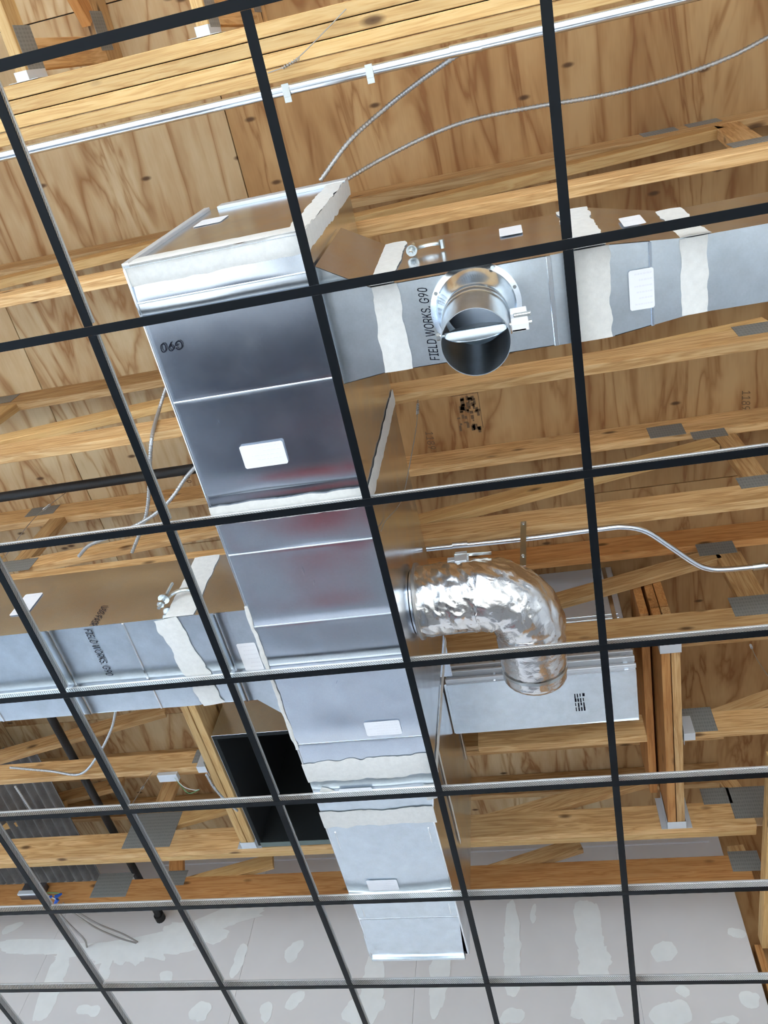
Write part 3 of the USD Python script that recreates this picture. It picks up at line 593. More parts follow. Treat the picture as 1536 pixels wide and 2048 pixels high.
mband(tr, W(xr2 + 0.004, 2.63, 2.92), W(xr2 + 0.004, 3.2, 2.92), RIGHT, 0.012, 0.012, 0.004)
mband(tr, W(xl + 0.002, 1.43, B), W(xl + 0.002, 2.08, B), DOWN, 0.010, 0.004, 0.005)
mband(tr, W(xl + 0.03, 2.30, B), W(xl + 0.075, 2.325, B), DOWN, 0.02, 0.022, 0.008, name='mastic_patch')
mband(tr, W(xr - 0.06, 2.33, B), W(xr - 0.005, 2.33, B), DOWN, 0.05, 0.03, 0.012, name='mastic_patch')
BL = H_DUCT - 0.009
label_part(tr, W(-0.676, 0.876, BL), LEFT, FAR, 0.128, 0.072, 5, seed=1)
label_part(tr, W(-0.558, 1.968, BL), LEFT, FAR, 0.125, 0.066, 5, seed=2)
label_part(tr, W(-0.736, 2.824, BL - 0.006), LEFT, FAR, 0.125, 0.066, 5, seed=3)
label_part(tr, W(-0.724, 2.292, BL), LEFT, FAR, 0.125, 0.05, 3, seed=4)
a = onY(385, 455, 0.3445); b = onY(452, 440, 0.3445)
label_part(tr, (a[0], 0.3445, a[2]), RIGHT, UP, 0.088, 0.10, 4, seed=5)
lettering(tr, 'G90', W(-0.862, 0.552, H_DUCT - 0.006), LEFT, FAR, 0.024)
# scratches
rg = random.Random(11)
for k in range(26):
    x, y, L, an = rg.uniform(xl + 0.03, xr - 0.03), rg.uniform(0.4, 2.05), rg.uniform(0.008, 0.028), rg.uniform(0, 3.14)
    tr.add('scratch', placed(cbox(L, 0.0012, 0.0004, 0.0001), (math.cos(an), math.sin(an), 0), (-math.sin(an), math.cos(an), 0), UP, W(x, y, H_DUCT - 0.0068)), galv_bright, kind='stuff') if k < 8 else None

# ---- branch on the right, with a boot on the trunk
rb = Thing('branch_duct', 'rectangular sheet-metal branch leaving the big duct to the upper right', 'duct', W(0.1, 0.62, H_DUCT))
ry0, ry1, rt = 0.505, 0.731, 2.44; CC = onH(952, 614, H_DUCT); CR = 0.0775
def rpanel(poly, h=H_DUCT, mat=galv_soft, T=None, name='bottom_panel'): (T or rb).add(name, poly_slab(poly, Z + h, Z + h + 0.002), mat)
rpanel(Polygon([(xr + 0.006, 0.43), (-0.342, ry0), (-0.342, ry1), (xr + 0.006, 0.745)]))
rpanel(sbox(-0.342, ry0, 0.094, ry1).difference(Point(CC[0], CC[1]).buffer(CR - 0.002, 24)))
rpanel(sbox(0.094, ry0, 0.236, ry1), H_DUCT - 0.0015)
ry0b, ry1b, rtb = 0.522, 0.706, 2.30
rpanel(Polygon([(0.236, ry0), (0.328, (ry0 + ry0b) / 2), (0.328, (ry1 + ry1b) / 2), (0.236, ry1)]))
rpanel(Polygon([(0.328, (ry0 + ry0b) / 2), (0.42, ry0b), (0.42, ry1b), (0.328, (ry1 + ry1b) / 2)]), H_DUCT - 0.001)
rpanel(sbox(0.42, ry0b, 1.9, ry1b), H_DUCT - 0.0005)
def rv(*a, **k): rb.add('side_panel', vpanel(*a, **k), galv, smooth=50)
rv((xr + 0.006, 0.43), (-0.342, ry0), H_DUCT, rt, H_DUCT, rt, (0, 1)); rv((xr + 0.006, 0.745), (-0.342, ry1), H_DUCT, rt, H_DUCT, rt, (0, -1))
rv((-0.342, ry0), (0.19, ry0), H_DUCT, rt, H_DUCT, rt, (0, 1)); rv((-0.342, ry1), (0.236, ry1), H_DUCT, rt, H_DUCT, rt, (0, -1)); rv((0.19, ry0), (0.236, ry0), H_DUCT, rt, H_DUCT, rt, (0, 1))
rv((0.236, ry0), (0.42, ry0b), H_DUCT, rt, H_DUCT, rtb, (0, 1)); rv((0.236, ry1), (0.42, ry1b), H_DUCT, rt, H_DUCT, rtb, (0, -1))
rv((0.42, ry0b), (1.9, ry0b), H_DUCT, rtb, H_DUCT, rtb, (0, 1)); rv((0.42, ry1b), (1.9, ry1b), H_DUCT, rtb, H_DUCT, rtb, (0, -1))
rb.add('top_panel', hbx(xr + 0.007, 0.236, ry0, ry1, rt - 0.002, rt, 0.0004), galv); rb.add('top_panel', hbx(0.42, 1.9, ry0b, ry1b, rtb - 0.002, rtb, 0.0004), galv)
rb.add('seam', hbx(0.088, 0.100, ry0, ry1, H_DUCT - 0.006, H_DUCT, 0.002), galv_bright); rb.add('seam', hbx(0.324, 0.331, 0.515, 0.72, H_DUCT - 0.005, H_DUCT, 0.002), galv)
D = H_DUCT - 0.002
mband(rb, W(-0.312, ry0, D), W(-0.312, ry1, D), DOWN, 0.034, 0.036, 0.008); mband(rb, W(-0.318, ry0 - 0.003, H_DUCT), W(-0.32, ry0 - 0.003, rt), NEAR, 0.035, 0.03, 0.008)
mband(rb, W(0.190, ry0, D - 0.001), W(0.192, ry1, D - 0.001), DOWN, 0.040, 0.040, 0.009); mband(rb, W(0.19, ry0 - 0.003, H_DUCT), W(0.19, ry0 - 0.003, rt), NEAR, 0.042, 0.04, 0.010)
mband(rb, W(0.425, ry0b, D), W(0.428, ry1b, D), DOWN, 0.032, 0.030, 0.007); mband(rb, W(0.425, ry0b - 0.002, H_DUCT), W(0.425, ry0b - 0.002, rtb), NEAR, 0.036, 0.03, 0.008)
label_part(rb, W(0.333, 0.574, H_DUCT - 0.0065), LEFT, FAR, 0.058, 0.098, 6, seed=6)
label_part(rb, W(-0.015, ry0 - 0.0035, 2.265), RIGHT, UP, 0.062, 0.098, 3, seed=7)
label_part(rb, W(0.292, ry0 + 0.001, 2.14), RIGHT, UP, 0.054, 0.10, 3, seed=8)
lettering(rb, 'FIELD WORKS. G90', W(-0.205, 0.722, H_DUCT - 0.0004), NEAR, LEFT, 0.024, squeeze=0.62)
lettering_top = None

# round take-off with damper under the right branch
dc = Thing('damper_collar', 'round metal damper collar hanging open below the right branch duct', 'duct collar', W(CC[0], CC[1], 1.745))
def hz(h): return h - H_DUCT
zc = [(0.112, -0.001), (0.113, -0.006), (0.108, -0.008), (0.100, -0.012), (0.088, -0.040), (0.0795, -0.062), (0.0785, -0.075), (CR, -0.075), (CR - 0.001, -0.06), (0.085, -0.040), (0.097, -0.010), (0.100, -0.001)]
dc.add('flange', lathe(zc, CC), galv_bright, smooth=40)
ct = -0.262
prof = [(CR + 0.001, -0.060), (CR + 0.001, -0.095), (CR + 0.004, -0.100), (CR + 0.001, -0.105), (CR + 0.001, -0.125), (CR + 0.004, -0.130), (CR + 0.001, -0.135), (CR + 0.001, ct), (CR - 0.001, ct), (CR - 0.001, -0.06)]
dc.add('collar', lathe(prof, CC), galv_soft, smooth=40)
inner = [(CR - 0.0015, -0.01), (CR - 0.0015, ct + 0.006), (CR - 0.0025, ct + 0.006), (CR - 0.0025, -0.01)]
pz = ct + 0.072; po = CC + [0, 0, pz]; ta = math.radians(-4)
nrm = np.array([0, math.cos(ta), math.sin(ta)])
dc.add('damper_blade', lathe([(0.0005, -0.001), (CR - 0.005, -0.001), (CR - 0.005, 0.001), (0.0005, 0.001)], po, nrm), galv_soft, smooth=30)
dc.add('rod', cyl(po + [-CR - 0.012, -0.004, -0.004], po + [CR + 0.05, -0.004, -0.004], 0.0052), zinc, smooth=40)
dc.add('nut', tube(np.linspace(po + [-CR - 0.012, -0.004, -0.004], po + [-CR - 0.004, -0.004, -0.004], 2), 0.009, 6), zinc)
dc.add('blade_rib', placed(cbox(2 * CR - 0.014, 0.012, 0.006, 0.001), RIGHT, FAR, UP, po + [0, -0.006, -0.008]), galv_bright)
hb = po + [CR + 0.016, 0, 0]
dc.add('bracket', cat_(bx(hb[0] - 0.012, hb[0] + 0.02, hb[1] - 0.010, hb[1] - 0.004, hb[2] - 0.058, hb[2] + 0.06), bx(hb[0] - 0.012, hb[0] + 0.026, hb[1] - 0.022, hb[1] - 0.004, hb[2] + 0.018, hb[2] + 0.06), bx(hb[0] - 0.012, hb[0] + 0.026, hb[1] - 0.022, hb[1] - 0.004, hb[2] - 0.058, hb[2] - 0.014)), paper, 'pale handle bracket')
dc.add('handle', cat_(bx(hb[0] - 0.005, hb[0] + 0.034, hb[1] - 0.026, hb[1] - 0.019, hb[2] - 0.006, hb[2] + 0.008)), zinc)
for an in (150, 60, 20, 215): q = CC + [0.106 * math.cos(math.radians(an)), -0.106 * math.sin(math.radians(an)), -0.004]; dc.add('screw', tube(np.linspace(q, q - [0, 0, 0.007], 2), 0.005, 6), zinc)

# ---- branch on the left
lb = Thing('branch_duct', 'rectangular sheet-metal branch leaving the big duct to the left, with a brown-reflecting side', 'duct', W(-1.8, 1.64, H_DUCT))
ly0, ly1, lt = 1.446, 1.832, 2.345
edges = [-3.2, -2.02, -1.665, -1.39, -1.24, -1.03]
for k, (a, b) in enumerate(zip(edges[:-1], edges[1:])):
    lb.add('bottom_panel', sheet(np.linspace(a, b, 14), np.linspace(ly0, ly1, 14), lambda X, Y: Z + H_DUCT - (0.0015 if k % 2 else 0) + 0.0018 * (meshkit.noise(np.stack([X / 0.16, Y / 0.2, np.full(X.shape, 3.0 + k)], -1)) - 0.5) * np.minimum(1, 14 * (X - a) * (b - X) / (b - a) ** 2)), galv_soft, smooth=True)
rpanel(Polygon([(-1.03, ly0), (xl - 0.006, ly0), (xl - 0.006, 1.905), (-1.03, ly1)]), H_DUCT - 0.001, galv_soft, lb)
for x in (-2.02, -1.665, -1.39): lb.add('seam', hbx(x - 0.004, x + 0.004, ly0, ly1, H_DUCT - 0.005, H_DUCT, 0.0015), galv_bright)
lb.add('seam', hbx(-1.072, -1.062, ly0, ly1, H_DUCT - 0.006, H_DUCT, 0.0015), galv)
def lv(*a, **k): lb.add('side_panel', vpanel(*a, **k), galv, smooth=50)
lv((-3.2, ly0), (-1.19, ly0), H_DUCT, lt, H_DUCT, lt, (0, 1)); lv((-1.19, ly0), (xl - 0.006, ly0), H_DUCT, lt, H_DUCT, lt, (0, 1))
lv((-3.2, ly1), (-1.03, ly1), H_DUCT, lt, H_DUCT, lt, (0, -1)); lv((-1.03, ly1), (xl - 0.006, 1.905), H_DUCT, lt, H_DUCT, lt, (0, -1))
lb.add('top_panel', hbx(-3.2, xl - 0.007, ly0, ly1, lt - 0.002, lt, 0.0004), galv)
mband(lb, W(-1.235, ly0, D - 0.001), W(-1.19, ly1, D - 0.001), DOWN, 0.044, 0.042, 0.012)
mband(lb, W(-1.188, ly0 - 0.002, H_DUCT), W(-1.195, ly0 - 0.002, lt), NEAR, 0.048, 0.05, 0.006)
label_part(lb, W(-0.966, 1.578, H_DUCT - 0.003), LEFT, FAR, 0.066, 0.118, 6, seed=9)
label_part(lb, W(-1.875, ly0 - 0.0025, 2.105), RIGHT, UP, 0.072, 0.125, 3, seed=10)
lettering(lb, 'FIELD WORKS. G90', W(-1.535, ly0 + 0.006, H_DUCT - 0.002), FAR, RIGHT, 0.026, squeeze=0.62)
lettering(lb, 'USS FAIR', W(-1.512, ly0 - 0.0025, 2.105), DOWN, RIGHT, 0.026, squeeze=0.66)

# hanging hardware on both branches
def clamp(o, label, s=1.0):
    t = Thing('hanger_clamp', label, 'hanger clamp', o); o = np.array(o, float)
    t.add('threaded_rod', tube(resample([o + [0, 0, -0.02 * s], o + [0, 0, 0.10 * s]], 0.0025), np.where(np.arange(int(0.12 * s / 0.0025)) % 2, 0.0046, 0.0058), 10), zinc)
    for dz in (-0.004, 0.030): t.add('nut', tube(np.linspace(o + [0, 0, dz * s], o + [0, 0, dz * s + 0.009], 2), 0.0115 * s, 6), zinc)
    t.add('washer', tube(np.linspace(o + [0, 0, 0.022 * s], o + [0, 0, 0.026 * s], 2), 0.017 * s, 16), zinc)
    arc = [o + np.array([0.012 + 0.042 * (1 - math.cos(a)) , 0, 0.026 + 0.034 * math.sin(a)]) * s for a in np.linspace(0, 2.7, 16)]
    t.add('hook', tube(arc, 0.006 * s, 8), zinc, smooth=40)
    q = arc[-1]; t.add('bolt', tube(np.linspace(q + [0, -0.012, 0], q + [0, 0.012, 0], 2), 0.008 * s, 6), zinc)
clamp(onY(822, 505, 0.488), 'zinc rod clamp in front of the upper right branch duct', 0.9)
clamp(onY(322, 1208, 1.418), 'zinc rod clamp in front of the left branch duct', 1.15)

# ---- foil flexible elbow
fx = Thing('flexible_duct', 'crinkled silver foil elbow duct on the right side of the big duct', 'flexible duct', W(-0.2, 1.75, 2.15))
fy, fh, fr = 1.695, 2.28, 0.128
ctr = [W(-0.462, fy, fh), W(-0.40, fy, fh), W(-0.25, fy + 0.0, fh + 0.005)]
bc = np.array([-0.235, fy + 0.15]); rad = 0.15
for a in np.linspace(0.15, math.pi / 2, 7): ctr.append(W(bc[0] + rad * math.sin(a), bc[1] - rad * math.cos(a), fh))
ctr += [W(-0.088, fy + 0.26, fh - 0.01), W(-0.09, fy + 0.36, fh - 0.02), W(-0.092, fy + 0.41, fh - 0.03)]
P = resample(smoothline(ctr, 10), 0.006); n = len(P); s = np.linspace(0, 1, n)
rr = fr * (1 - 0.12 * np.clip((s - 0.55) / 0.45, 0, 1)) 
rr[-8:] *= np.sqrt(np.clip(1 - (np.arange(8) / 8.0) ** 2.2 * 0.75, 0, 1))
def crinkle(i, ang):
    q = np.stack([np.cos(ang) * 3.4 + 5, np.sin(ang) * 3.4 + 5, np.full(len(ang), i * 0.10)], 1); w = np.abs(meshkit.noise(q * 1.3, 2) - 0.5) * 2; w2 = np.abs(meshkit.noise(q * 3.1, 9) - 0.5) * 2
    inside = 0.07 * math.exp(-((s[i] - 0.45) / 0.1) ** 2) * math.sin(i * 0.8)
    return 1 + (1 - 0.6 * min(1, max(0, (s[i] - 0.62) / 0.1))) * (0.07 * (w - 0.4) + 0.045 * (w2 - 0.4)) + inside * 0.15
fx.add('foil_jacket', tube(P, rr, 72, True, crinkle), foil, smooth=True)
fx.add('band', tube([W(-0.458, fy, fh), W(-0.449, fy, fh)], fr * 1.07, 48), wire_mat, 'dark clamp band', smooth=40)
k = n - 14; fx.add('end_ring', tube(P[k - 2:k + 1], rr[k] * 1.035, 48, False), zinc, smooth=40)
fx.add('start_collar', tube([W(-0.472, fy, fh), W(-0.455, fy, fh)], fr * 0.9, 40), galv, smooth=40)
q = onY(918, 1122, fy - 0.11)
fx.add('damper_bracket', cat_(bx(q[0] - 0.04, q[0] + 0.035, q[1] - 0.012, q[1] + 0.03, q[2] - 0.012, q[2] + 0.012), bx(q[0] - 0.012, q[0] + 0.03, q[1] - 0.02, q[1] + 0.01, q[2] - 0.03, q[2] + 0.03)), hanger_mat, 'zinc damper handle bracket')
fx.add('damper_arm', placed(cbox(0.13, 0.012, 0.003, 0.0006), unit([1, 0.1, 0.06]), unit([-0.1, 1, 0]), unit([-0.06, 0, 1]), q + [0.05, -0.012, 0.015]), zinc)
# perforated strap that holds it
p0, p1 = onH(1047, 1043, H_CHORD - 0.005), onH(1046, 1132, 2.405)
st = Thing('hanger_strap', 'narrow perforated metal strap between the truss and the foil elbow', 'strap', p1)
pts = np.linspace(p0, p1, 9); 
st.add('strip', placed(cbox(np.linalg.norm(p1 - p0), 0.022, 0.0016, 0.0004), unit(p1 - p0), np.cross(unit(np.cross(unit(p1 - p0), RIGHT)), unit(p1 - p0)), unit(np.cross(unit(p1 - p0), RIGHT)), (p0 + p1) / 2), zinc)
for k in (0.06, 0.8): c = p0 + (p1 - p0) * k; st.add('screw', tube(np.linspace(c + [0, -0.006, -0.002], c + [0, 0.002, 0.002], 2), 0.006, 6), zinc)

# ---- silver supply drop to the roof
sdp = Thing('supply_drop', 'square silver sheet-metal drop from the roof behind the foil elbow', 'duct', W(0.0, 2.7, 2.757))
dx0, dx1, dy0, dy1, dh = xr2 + 0.012, 0.325, 2.54, 2.845, 2.757
sdp.add('bottom_panel', sheet(np.linspace(dx0, dx1, 30), np.linspace(dy0, dy1, 12), lambda X, Y: Z + dh + 0.006 * np.sin(X * 4) * ((Y - dy0) / (dy1 - dy0)) ** 2), galv_soft, smooth=True)
white_galv = plain('pale_sheet', (0.74, 0.76, 0.80), 0.4, 0.2)
sdp.add('near_panel', hbx(dx0, dx1, dy0, dy0 + 0.002, dh, H_DECK - 0.002, 0.0005), white_galv, 'pale grey upright panel'); sdp.add('far_panel', hbx(dx0, dx1, dy1 - 0.002, dy1, dh, H_DECK - 0.002, 0.0005), galv)
sdp.add('corner_strip', hbx(xr2 + 0.0045, dx0 + 0.004, dy0 - 0.004, dy0 + 0.004, dh, 3.0, 0.001), galv)
sdp.add('corner_strip', hbx(xr2 + 0.0045, dx0 + 0.004, dy0, dy1, dh - 0.002, dh, 0.0005), galv_soft)
sdp.add('side_panel', hbx(dx0, dx0 + 0.002, dy0, dy1, dh, H_DECK - 0.002, 0.0005), galv)
sdp.add('side_panel', hbx(dx1 - 0.002, dx1, dy0, dy1, dh, H_DECK - 0.002, 0.0005), galv)
for h, d in ((dh + 0.010, 0.022), (dh + 0.050, 0.032), (dh + 0.095, 0.026)):
    sdp.add('flange', hbx(dx0, dx1 + 0.003, dy0 - d, dy0, h, h + 0.014, 0.002), white_galv, 'pale ribbed flange'); sdp.add('gasket', hbx(dx0, dx1, dy0 - 0.007, dy0, h + 0.0145, h + 0.022, 0.001), black_iron, 'thin black gasket')
for h in (3.12, 3.15): sdp.add('seam', hbx(dx0, dx1 - 0.02, dy0 - 0.004, dy0, h, h + 0.005, 0.001), galv)
sdp.add('corner_strip', hbx(dx1 - 0.05, dx1 - 0.03, dy0 - 0.006, dy0, dh, H_DECK - 0.01, 0.001), galv)
for x in (-0.30, -0.24): sdp.add('corner_strip', hbx(x, x + 0.012, dy0 - 0.008, dy0, dh, H_DECK - 0.01, 0.002), galv)
o = onH(1148, 1388, dh); bits = []
rg = random.Random(8)
for k in range(16):
    x = o[0] + 0.012 * (k % 4); y = o[1] + 0.028 * (k // 4); bits.append(hbx(x, x + rg.uniform(0.004, 0.010), y, y + rg.uniform(0.015, 0.026), dh - 0.0012, dh - 0.0004, 0.0001))
sdp.add('printed_mark', cat_(*bits), ink, 'small illegible dark print', kind='stuff')

# ---- black-lined return opening
rt_ = Thing('return_box', 'open return air box with a black lining, left of the big duct', 'duct', W(-1.3, 3.1, 2.74))
bx0, bx1, by0, by1, bh = -1.725, -0.972, 2.730, 3.575, 2.742
for nm, a in (('near_panel', (bx0, bx1, by0, by0 + 0.002)), ('far_panel', (bx0, bx1, by1 - 0.002, by1)), ('side_panel', (bx0, bx0 + 0.002, by0 + 0.002, by1 - 0.002)), ('side_panel', (bx1 - 0.002, bx1, by0 + 0.002, by1 - 0.002))):
    rt_.add(nm, hbx(*a, bh, H_DECK - 0.002, 0.0005), galv)
g = 0.002
for a in ((bx0 + g, bx1 - g, by0 + g, by0 + 0.025), (bx0 + g, bx1 - g, by1 - 0.025, by1 - g), (bx0 + g, bx0 + 0.025, by0 + 0.025, by1 - 0.025), (bx1 - 0.025, bx1 - g, by0 + 0.025, by1 - 0.025)):
    rt_.add('lining', hbx(*a, bh - 0.001, H_DECK - 0.03, 0.002), black_liner, 'black fibrous lining')
rt_.add('lining', hbx(bx0, bx1, by0, by1, H_DECK - 0.03, H_DECK - 0.004, 0.002), black_liner, 'black fibrous lining')
rt_.add('rim', hbx(bx0 + 0.02, bx1, by1 - 0.03, by1 + 0.004, bh - 0.006, bh - 0.001, 0.001), plain('dull_rim', (0.16, 0.20, 0.19), 0.5, 0.5), 'dull metal rim')

# ================================================================== pipes, conduits, cables
def strap(T, o, r): 
    T.add('strap', cat_(bx(o[0] - 0.011, o[0] + 0.011, o[1] - r - 0.002, o[1] + r + 0.003, o[2] - r - 0.003, o[2] - r - 0.001), bx(o[0] - 0.011, o[0] + 0.011, o[1] + r, o[1] + r + 0.002, o[2] - r - 0.002, o[2] + r), bx(o[0] - 0.011, o[0] + 0.011, o[1] + r, o[1] + r + 0.018, o[2] - r - 0.002, o[2] - r)), zinc, 'bright conduit strap')
c1 = Thing('conduit', 'long straight shiny steel conduit running beside the ply beam', 'conduit', W(0, 0.056, 2.68))
cr = 0.0155; c1.add('pipe', tube(np.linspace(W(XL, 0.054, 2.678), W(XR, 0.056, 2.678), 60), cr, 20), conduit_mat, smooth=40)
for px, py in ((575, 183), (742, 153)): strap(c1, W(ray(px, py)[0] * 2.678, 0.055, 2.678), cr)
c1.add('coupling', tube([W(0.0, 0.055, 2.678), W(-0.09, 0.055, 2.678)], cr * 1.12, 20), conduit_mat, smooth=40)
c2 = Thing('conduit', 'thin steel conduit with an offset bend under the trusses at right', 'conduit', W(0, 1.75, 2.70))
h2 = 2.715; pts = [onH(853, 1098, h2), onH(880, 1095, h2), onH(1045, 1078, h2), onH(1200, 1058, h2), onH(1250, 1054, h2), onH(1292, 1063, h2), onH(1335, 1090, h2), onH(1385, 1124, h2), onH(1415, 1137, h2), onH(1450, 1139, h2), onH(1536, 1131, h2), onH(1700, 1112, h2), onH(2300, 1030, h2)]
c2.add('pipe', tube(resample(smoothline(pts), 0.01), 0.0115, 16), conduit_mat, smooth=40)
c2.add('coupling', tube([onH(905, 1091, h2), onH(935, 1088, h2)], 0.0135, 16), conduit_mat, smooth=40); c2.add('coupling', tube([onH(1505, 1135, h2), onH(1530, 1131, h2)], 0.0138, 16), zinc, smooth=40)
ip = Thing('black_pipe', 'black iron pipe crossing left of the big duct in front of the plywood', 'pipe', W(-2, 1.5, 3.2))
ip.add('pipe', tube([W(XL, 1.515, 3.2), W(-0.85, 1.485, 3.2)], 0.024, 16), black_iron, smooth=40)
pw = onY(322, 1838, YB); ip2 = Thing('black_pipe', 'black iron pipe running away to the far wall at left', 'pipe', pw)
ip2.add('pipe', tube([W(pw[0] + 0.03, 1.9, pw[2] - Z), pw + [0, -0.002, 0]], 0.022, 16), black_iron, smooth=40)
ip2.add('fitting', tube([pw + [0, -0.05, 0], pw + [0, -0.001, 0]], 0.032, 12), black_iron, smooth=40)
def cable(label, pts, r=0.0085): single('armored_cable', armored(pts, r), cable_mat, label, 'cable', smooth=60)
cable('coiled steel armored cable climbing from the near end of the big duct to the beam', [onH(640, 362, 2.80), onH(700, 281, 2.85), onH(768, 219, 2.9), onH(835, 166, 2.82), onH(900, 120, 2.74), onH(935, 95, 2.745)], 0.008)
cable('armored cable curving from the near end of the big duct across to the upper right', [onH(672, 372, 2.85), onH(760, 320, 2.95), onH(860, 270, 2.95), onH(950, 238, 2.95), onH(1080, 212, 2.95), onH(1200, 192, 2.95), onH(1330, 160, 2.95), onH(1450, 118, 2.95), onH(1540, 72, 2.95), onH(1650, 10, 2.95), onH(1800, -60, 2.95)], 0.0075)
cable('armored cable hanging left of the big duct between two trusses', [onH(334, 770, 3.0), onH(318, 820, 2.95), onH(303, 880, 2.7), onH(299, 960, 2.72), onH(292, 1030, 2.73), onH(264, 1105, 2.7)], 0.008)
cable('armored cable sagging from the left edge of the big duct', [onH(400, 925, 2.6), onH(372, 955, 2.65), onH(340, 1000, 2.62), onH(300, 1035, 2.62), onH(235, 1068, 2.64), onH(180, 1090, 2.7), onH(158, 1112, 2.72)], 0.008)
cable('armored cable sagging below the left branch duct', [onH(232, 1420, 2.68), onH(222, 1460, 2.68), onH(195, 1512, 2.66), onH(160, 1548, 2.66), onH(100, 1542, 2.7), onH(20, 1535, 2.7)], 0.007)
cable('armored cable beside the black box, hanging from the hanger', [onH(412, 1548, 2.72), onH(428, 1575, 2.70), onH(452, 1602, 2.70), onH(475, 1622, 2.72)], 0.007)
cable('pale cable hanging in front of the corrugated sheet', [onH(30, 1572, 2.72), onH(50, 1602, 2.70), onH(72, 1635, 2.70)], 0.0065)
def wire(label, pts, r=0.0016, twist=None):
    t = Thing('hanger_wire', label, 'wire', pts[0]); P = resample(smoothline(pts), 0.012); t.add('strand', tube(P, r, 6), wire_mat)
    if twist is not None:
        c = P[int(twist * (len(P) - 1))]; d = unit(P[min(len(P) - 1, int(twist * (len(P) - 1)) + 1)] - c + 1e-9); a = unit(np.cross(d, [0.3, 0.2, 1])); b = np.cross(d, a)
        u = np.linspace(-1, 1, 60); t.add('twist', tube([c + d * 0.03 * k + 0.004 * (a * math.cos(k * 22) + b * math.sin(k * 22)) for k in u], r, 6), wire_mat)
wire('thin wire stapled to the underside of the ply beam', [onH(692, 18, 2.692), onH(650, 62, 2.68), onH(600, 112, 2.685), onH(570, 133, 2.69), onH(536, 146, 2.694)], 0.0016, 0.75)
def hline(pl, h0, h1): n = len(pl); return [onH(*p, h0 + (h1 - h0) * i / (n - 1)) for i, p in enumerate(pl)]
wire('pale wire hanging from the second truss past the right side of the big duct', [*hline([(836, 800), (833, 850), (822, 915), (808, 985), (795, 1015), (772, 1040), (762, 1062)], 2.76, 1.99)], 0.0018, 0.06)
wire('thin wire at the left edge from the black pipe down to the ceiling rail', hline([(132, 985), (70, 1035), (12, 1110), (-10, 1140)], 2.9, 1.99), 0.0015, 0.2)
wire('twisted wire left of the black box holding the ceiling rail', hline([(304, 1545), (285, 1575), (262, 1612)], 2.76, 1.99), 0.002, 0.5)
wire('thin wire in front of the deep bay at right', hline([(1500, 1288), (1515, 1320), (1545, 1365)], 2.7, 2.2), 0.0014, 0.1)
# junction boxes
jb = Thing('junction_box', 'metal junction box with loose wires under the truss left of the black box', 'junction box', onH(335, 1556, 2.74)); q = onH(335, 1556, 2.735)
jb.add('box', cat_(bx(q[0] - 0.055, q[0] + 0.055, q[1] - 0.02, q[1] + 0.03, q[2], q[2] + 0.024)), hanger_mat)
for k, (m_, c_) in enumerate(((green_wire, 'green'), (white_wire, 'white'))):
    jb.add('loose_wire', tube(smoothline([q + [0.04, 0.0, 0.0], q + [0.07 + 0.01 * k, 0.05, -0.02], q + [0.10 + 0.02 * k, 0.09, -0.03 + 0.02 * k], q + [0.15, 0.09, -0.01]], 8), 0.002, 6), m_, c_ + ' loose wire')
q = onY(68, 1786, 4.03); jb2 = Thing('junction_box', 'dark junction box with blue wire nuts on the last truss at left', 'junction box', q)
jb2.add('box', bx(q[0] - 0.075, q[0] + 0.075, 4.0, 4.045, q[2] - 0.035, q[2] + 0.05), frame_mat); jb2.add('cover', bx(q[0] - 0.078, q[0] + 0.078, 3.985, 4.0, q[2] - 0.038, q[2] - 0.01), hanger_mat)
w0 = onY(106, 1800, 3.96)
for k, d in enumerate(([-0.03, 0, 0.01], [0.01, 0.01, 0.03], [0.03, -0.01, -0.02], [-0.01, 0, -0.05])):
    c = w0 + np.array(d) * 1.2; a = unit([0.5 - 0.3 * k, 0.1, 0.6 - 0.35 * k]); jb2.add('wire_nut', tube([c - a * 0.02, c + a * 0.002, c + a * 0.022], [0.012, 0.010, 0.006], 8), blue_plastic, 'blue wire nut')
    jb2.add('loose_wire', tube(smoothline([c + a * 0.0, c + [-0.02, 0.02, 0.03], q + [0.05, 0, 0.0]], 8), 0.003, 6), [white_wire, green_wire, white_wire, wire_mat][k])
def wall_wire(label, pl):
    n = len(pl); P = [onY(*p, 4.02 + (YB - 0.002 - 4.02) * (i / (n - 1))) for i, p in enumerate(pl)]; single('loose_cable', tube(smoothline(P, 10), 0.0055, 8), wire_mat, label, 'cable', smooth=60)
wall_wire('grey cable drooping from the junction box to the left hole in the far wall', [(105, 1812), (140, 1850), (168, 1878), (174, 1894)])
wall_wire('upper cable of the pair drooping to the right hole in the far wall', [(125, 1806), (190, 1845), (245, 1868), (275, 1884)])
wall_wire('lower cable of the pair drooping to the right hole in the far wall', [(120, 1808), (185, 1852), (235, 1875), (272, 1886)])
# corrugated sheet at the left
hc = 3.05; xs = np.linspace(-5.2, -2.99, 300); ys = np.linspace(3.02, 3.6, 3)
def corr(X, Y): return Z + hc + 0.016 * np.sin(X * 2 * np.pi / 0.062) - 0.055 * (Y - 3.0)
cs = single('corrugated_sheet', sheet(xs, np.linspace(3.02, 4.16, 8), corr, 0.003), corr_mat, 'dark corrugated metal sheet between the trusses at the left edge', 'metal sheet', smooth=True)

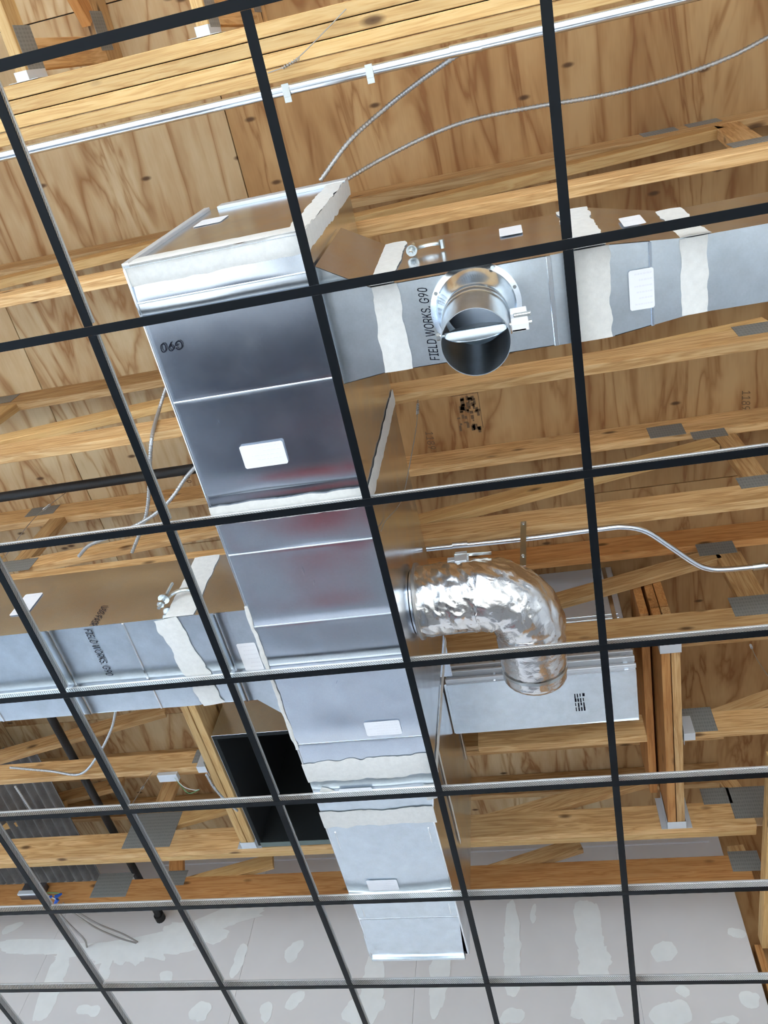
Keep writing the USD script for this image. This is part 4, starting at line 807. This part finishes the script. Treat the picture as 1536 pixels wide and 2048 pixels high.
# ================================================================== suspended ceiling grid
G, GX, GY = 0.6096, -1.08096, -0.13299
ORD = ['top', 'second', 'third', 'fourth', 'fifth', 'sixth', 'seventh', 'eighth']
COL = {-4: 'in line zero', -3: 'in the bottom left corner', -2: 'of the second line from left', -1: 'of the third line from left', 0: 'of the fourth line from left', 1: 'of the line crossing the duct', 2: 'of the rightmost line', 3: 'just outside the right edge', 4: 'farther outside the right edge'}
def tee(label, along_x, c0, a0, a1, group, name, dz=0.0):
    """inverted T rail: black flange cap, bright web with a bulb"""
    mid = (a0 + a1) / 2; o = W(mid, c0, H_GRID) if along_x else W(c0, mid, H_GRID); t = Thing(name, label, 'ceiling rail', o, group)
    X, Y = (RIGHT, FAR) if along_x else (FAR, LEFT); L = a1 - a0; o = o + [0, 0, dz]
    def pc(nm, sy, sz, z, mat): return t.add(nm, cbox(L, sy, sz, 0.0006), mat, frame=((X, Y, UP), o + [0, 0, z]))
    pc('flange', 0.024, 0.0025, 0.00125, tee_black); w = pc('web', 0.0022, 0.030, 0.0175, tee_web_mat)
    t.add('bulb', cbox(L, 0.0065, 0.007, 0.0006), tee_bulb_mat, parent=w, frame=(np.eye(3), t.loc + [0, 0, 0.017]))
for j in range(0, 8):
    tee(f'long black-faced ceiling rail crossing the photo, {ORD[j]} one from the top', True, GY + G * j, XL, XR - 0.02, None, 'main_rail')
for i in range(-4, 5):
    for j in range(-1, 7):
        y0, y1 = GY + G * j + 0.0125, GY + G * (j + 1) - 0.0125
        vis = any(-20 < u < 1556 and -20 < v < 2068 for u, v in [((R[0] @ p) / (R[2] @ p) * F + 768, (R[1] @ p) / (R[2] @ p) * F + 1024) for p in [np.array([GX + G * i, y, H_GRID]) for y in np.linspace(y0, y1, 7)]])
        if not vis and not (i > 2 and j >= 0): continue
        where = f'just below the {ORD[j]} long rail' if j >= 0 else 'above the top long rail'
        tee(f'short ceiling rail {COL[i]}, {where}'[:200], False, GX + G * i, y0, y1, None, 'cross_rail')

# ================================================================== on the floor, seen mirrored in the underside of the big duct
tarp_mat = plain('dark_blue_tarpaulin', (0.012, 0.022, 0.05), 0.55, var=0.2, scale=6); red_steel = plain('red_steel', (0.44, 0.06, 0.06), 0.45)
def tarp(X, Y):
    fx_ = np.minimum(X + 2.75, -1.05 - X); fy_ = np.minimum(Y - 1.10, 2.25 - Y); e = np.clip(np.minimum(fx_, fy_) / 0.12, 0, 1)
    return 0.01 + 0.62 * e ** 0.6 + 0.05 * (meshkit.fbm(np.stack([X / 0.3, Y / 0.3, X * 0], -1), 3, 4) - 0.5) * e
xs, ys = np.linspace(-2.75, -1.05, 60), np.linspace(1.10, 2.25, 50); tm = sheet(xs, ys, tarp, 0.004)
single('covered_stack', tm, tarp_mat, 'dark blue tarpaulin over a low stack on the floor, mirrored in the big duct', 'tarpaulin', smooth=True)
jx = Thing('job_box', 'red steel site box on the floor, a red blur mirrored in the big duct', 'tool box', (-1.62, 2.85, 0))
jx.add('body', bx(-1.95, -1.27, 2.55, 3.15, 0.06, 0.50, 0.01), red_steel); jx.add('lid', bx(-1.97, -1.25, 2.53, 3.17, 0.505, 0.60, 0.02), red_steel)
for x in (-1.8, -1.45): jx.add('skid', bx(x - 0.05, x + 0.05, 2.62, 3.08, 0, 0.058), black_iron)
jx.add('handle', tube(smoothline([(-1.75, 2.535, 0.36), (-1.75, 2.55, 0.36), (-1.5, 2.55, 0.36), (-1.5, 2.535, 0.36)], 6), 0.01, 8), black_iron, smooth=40)
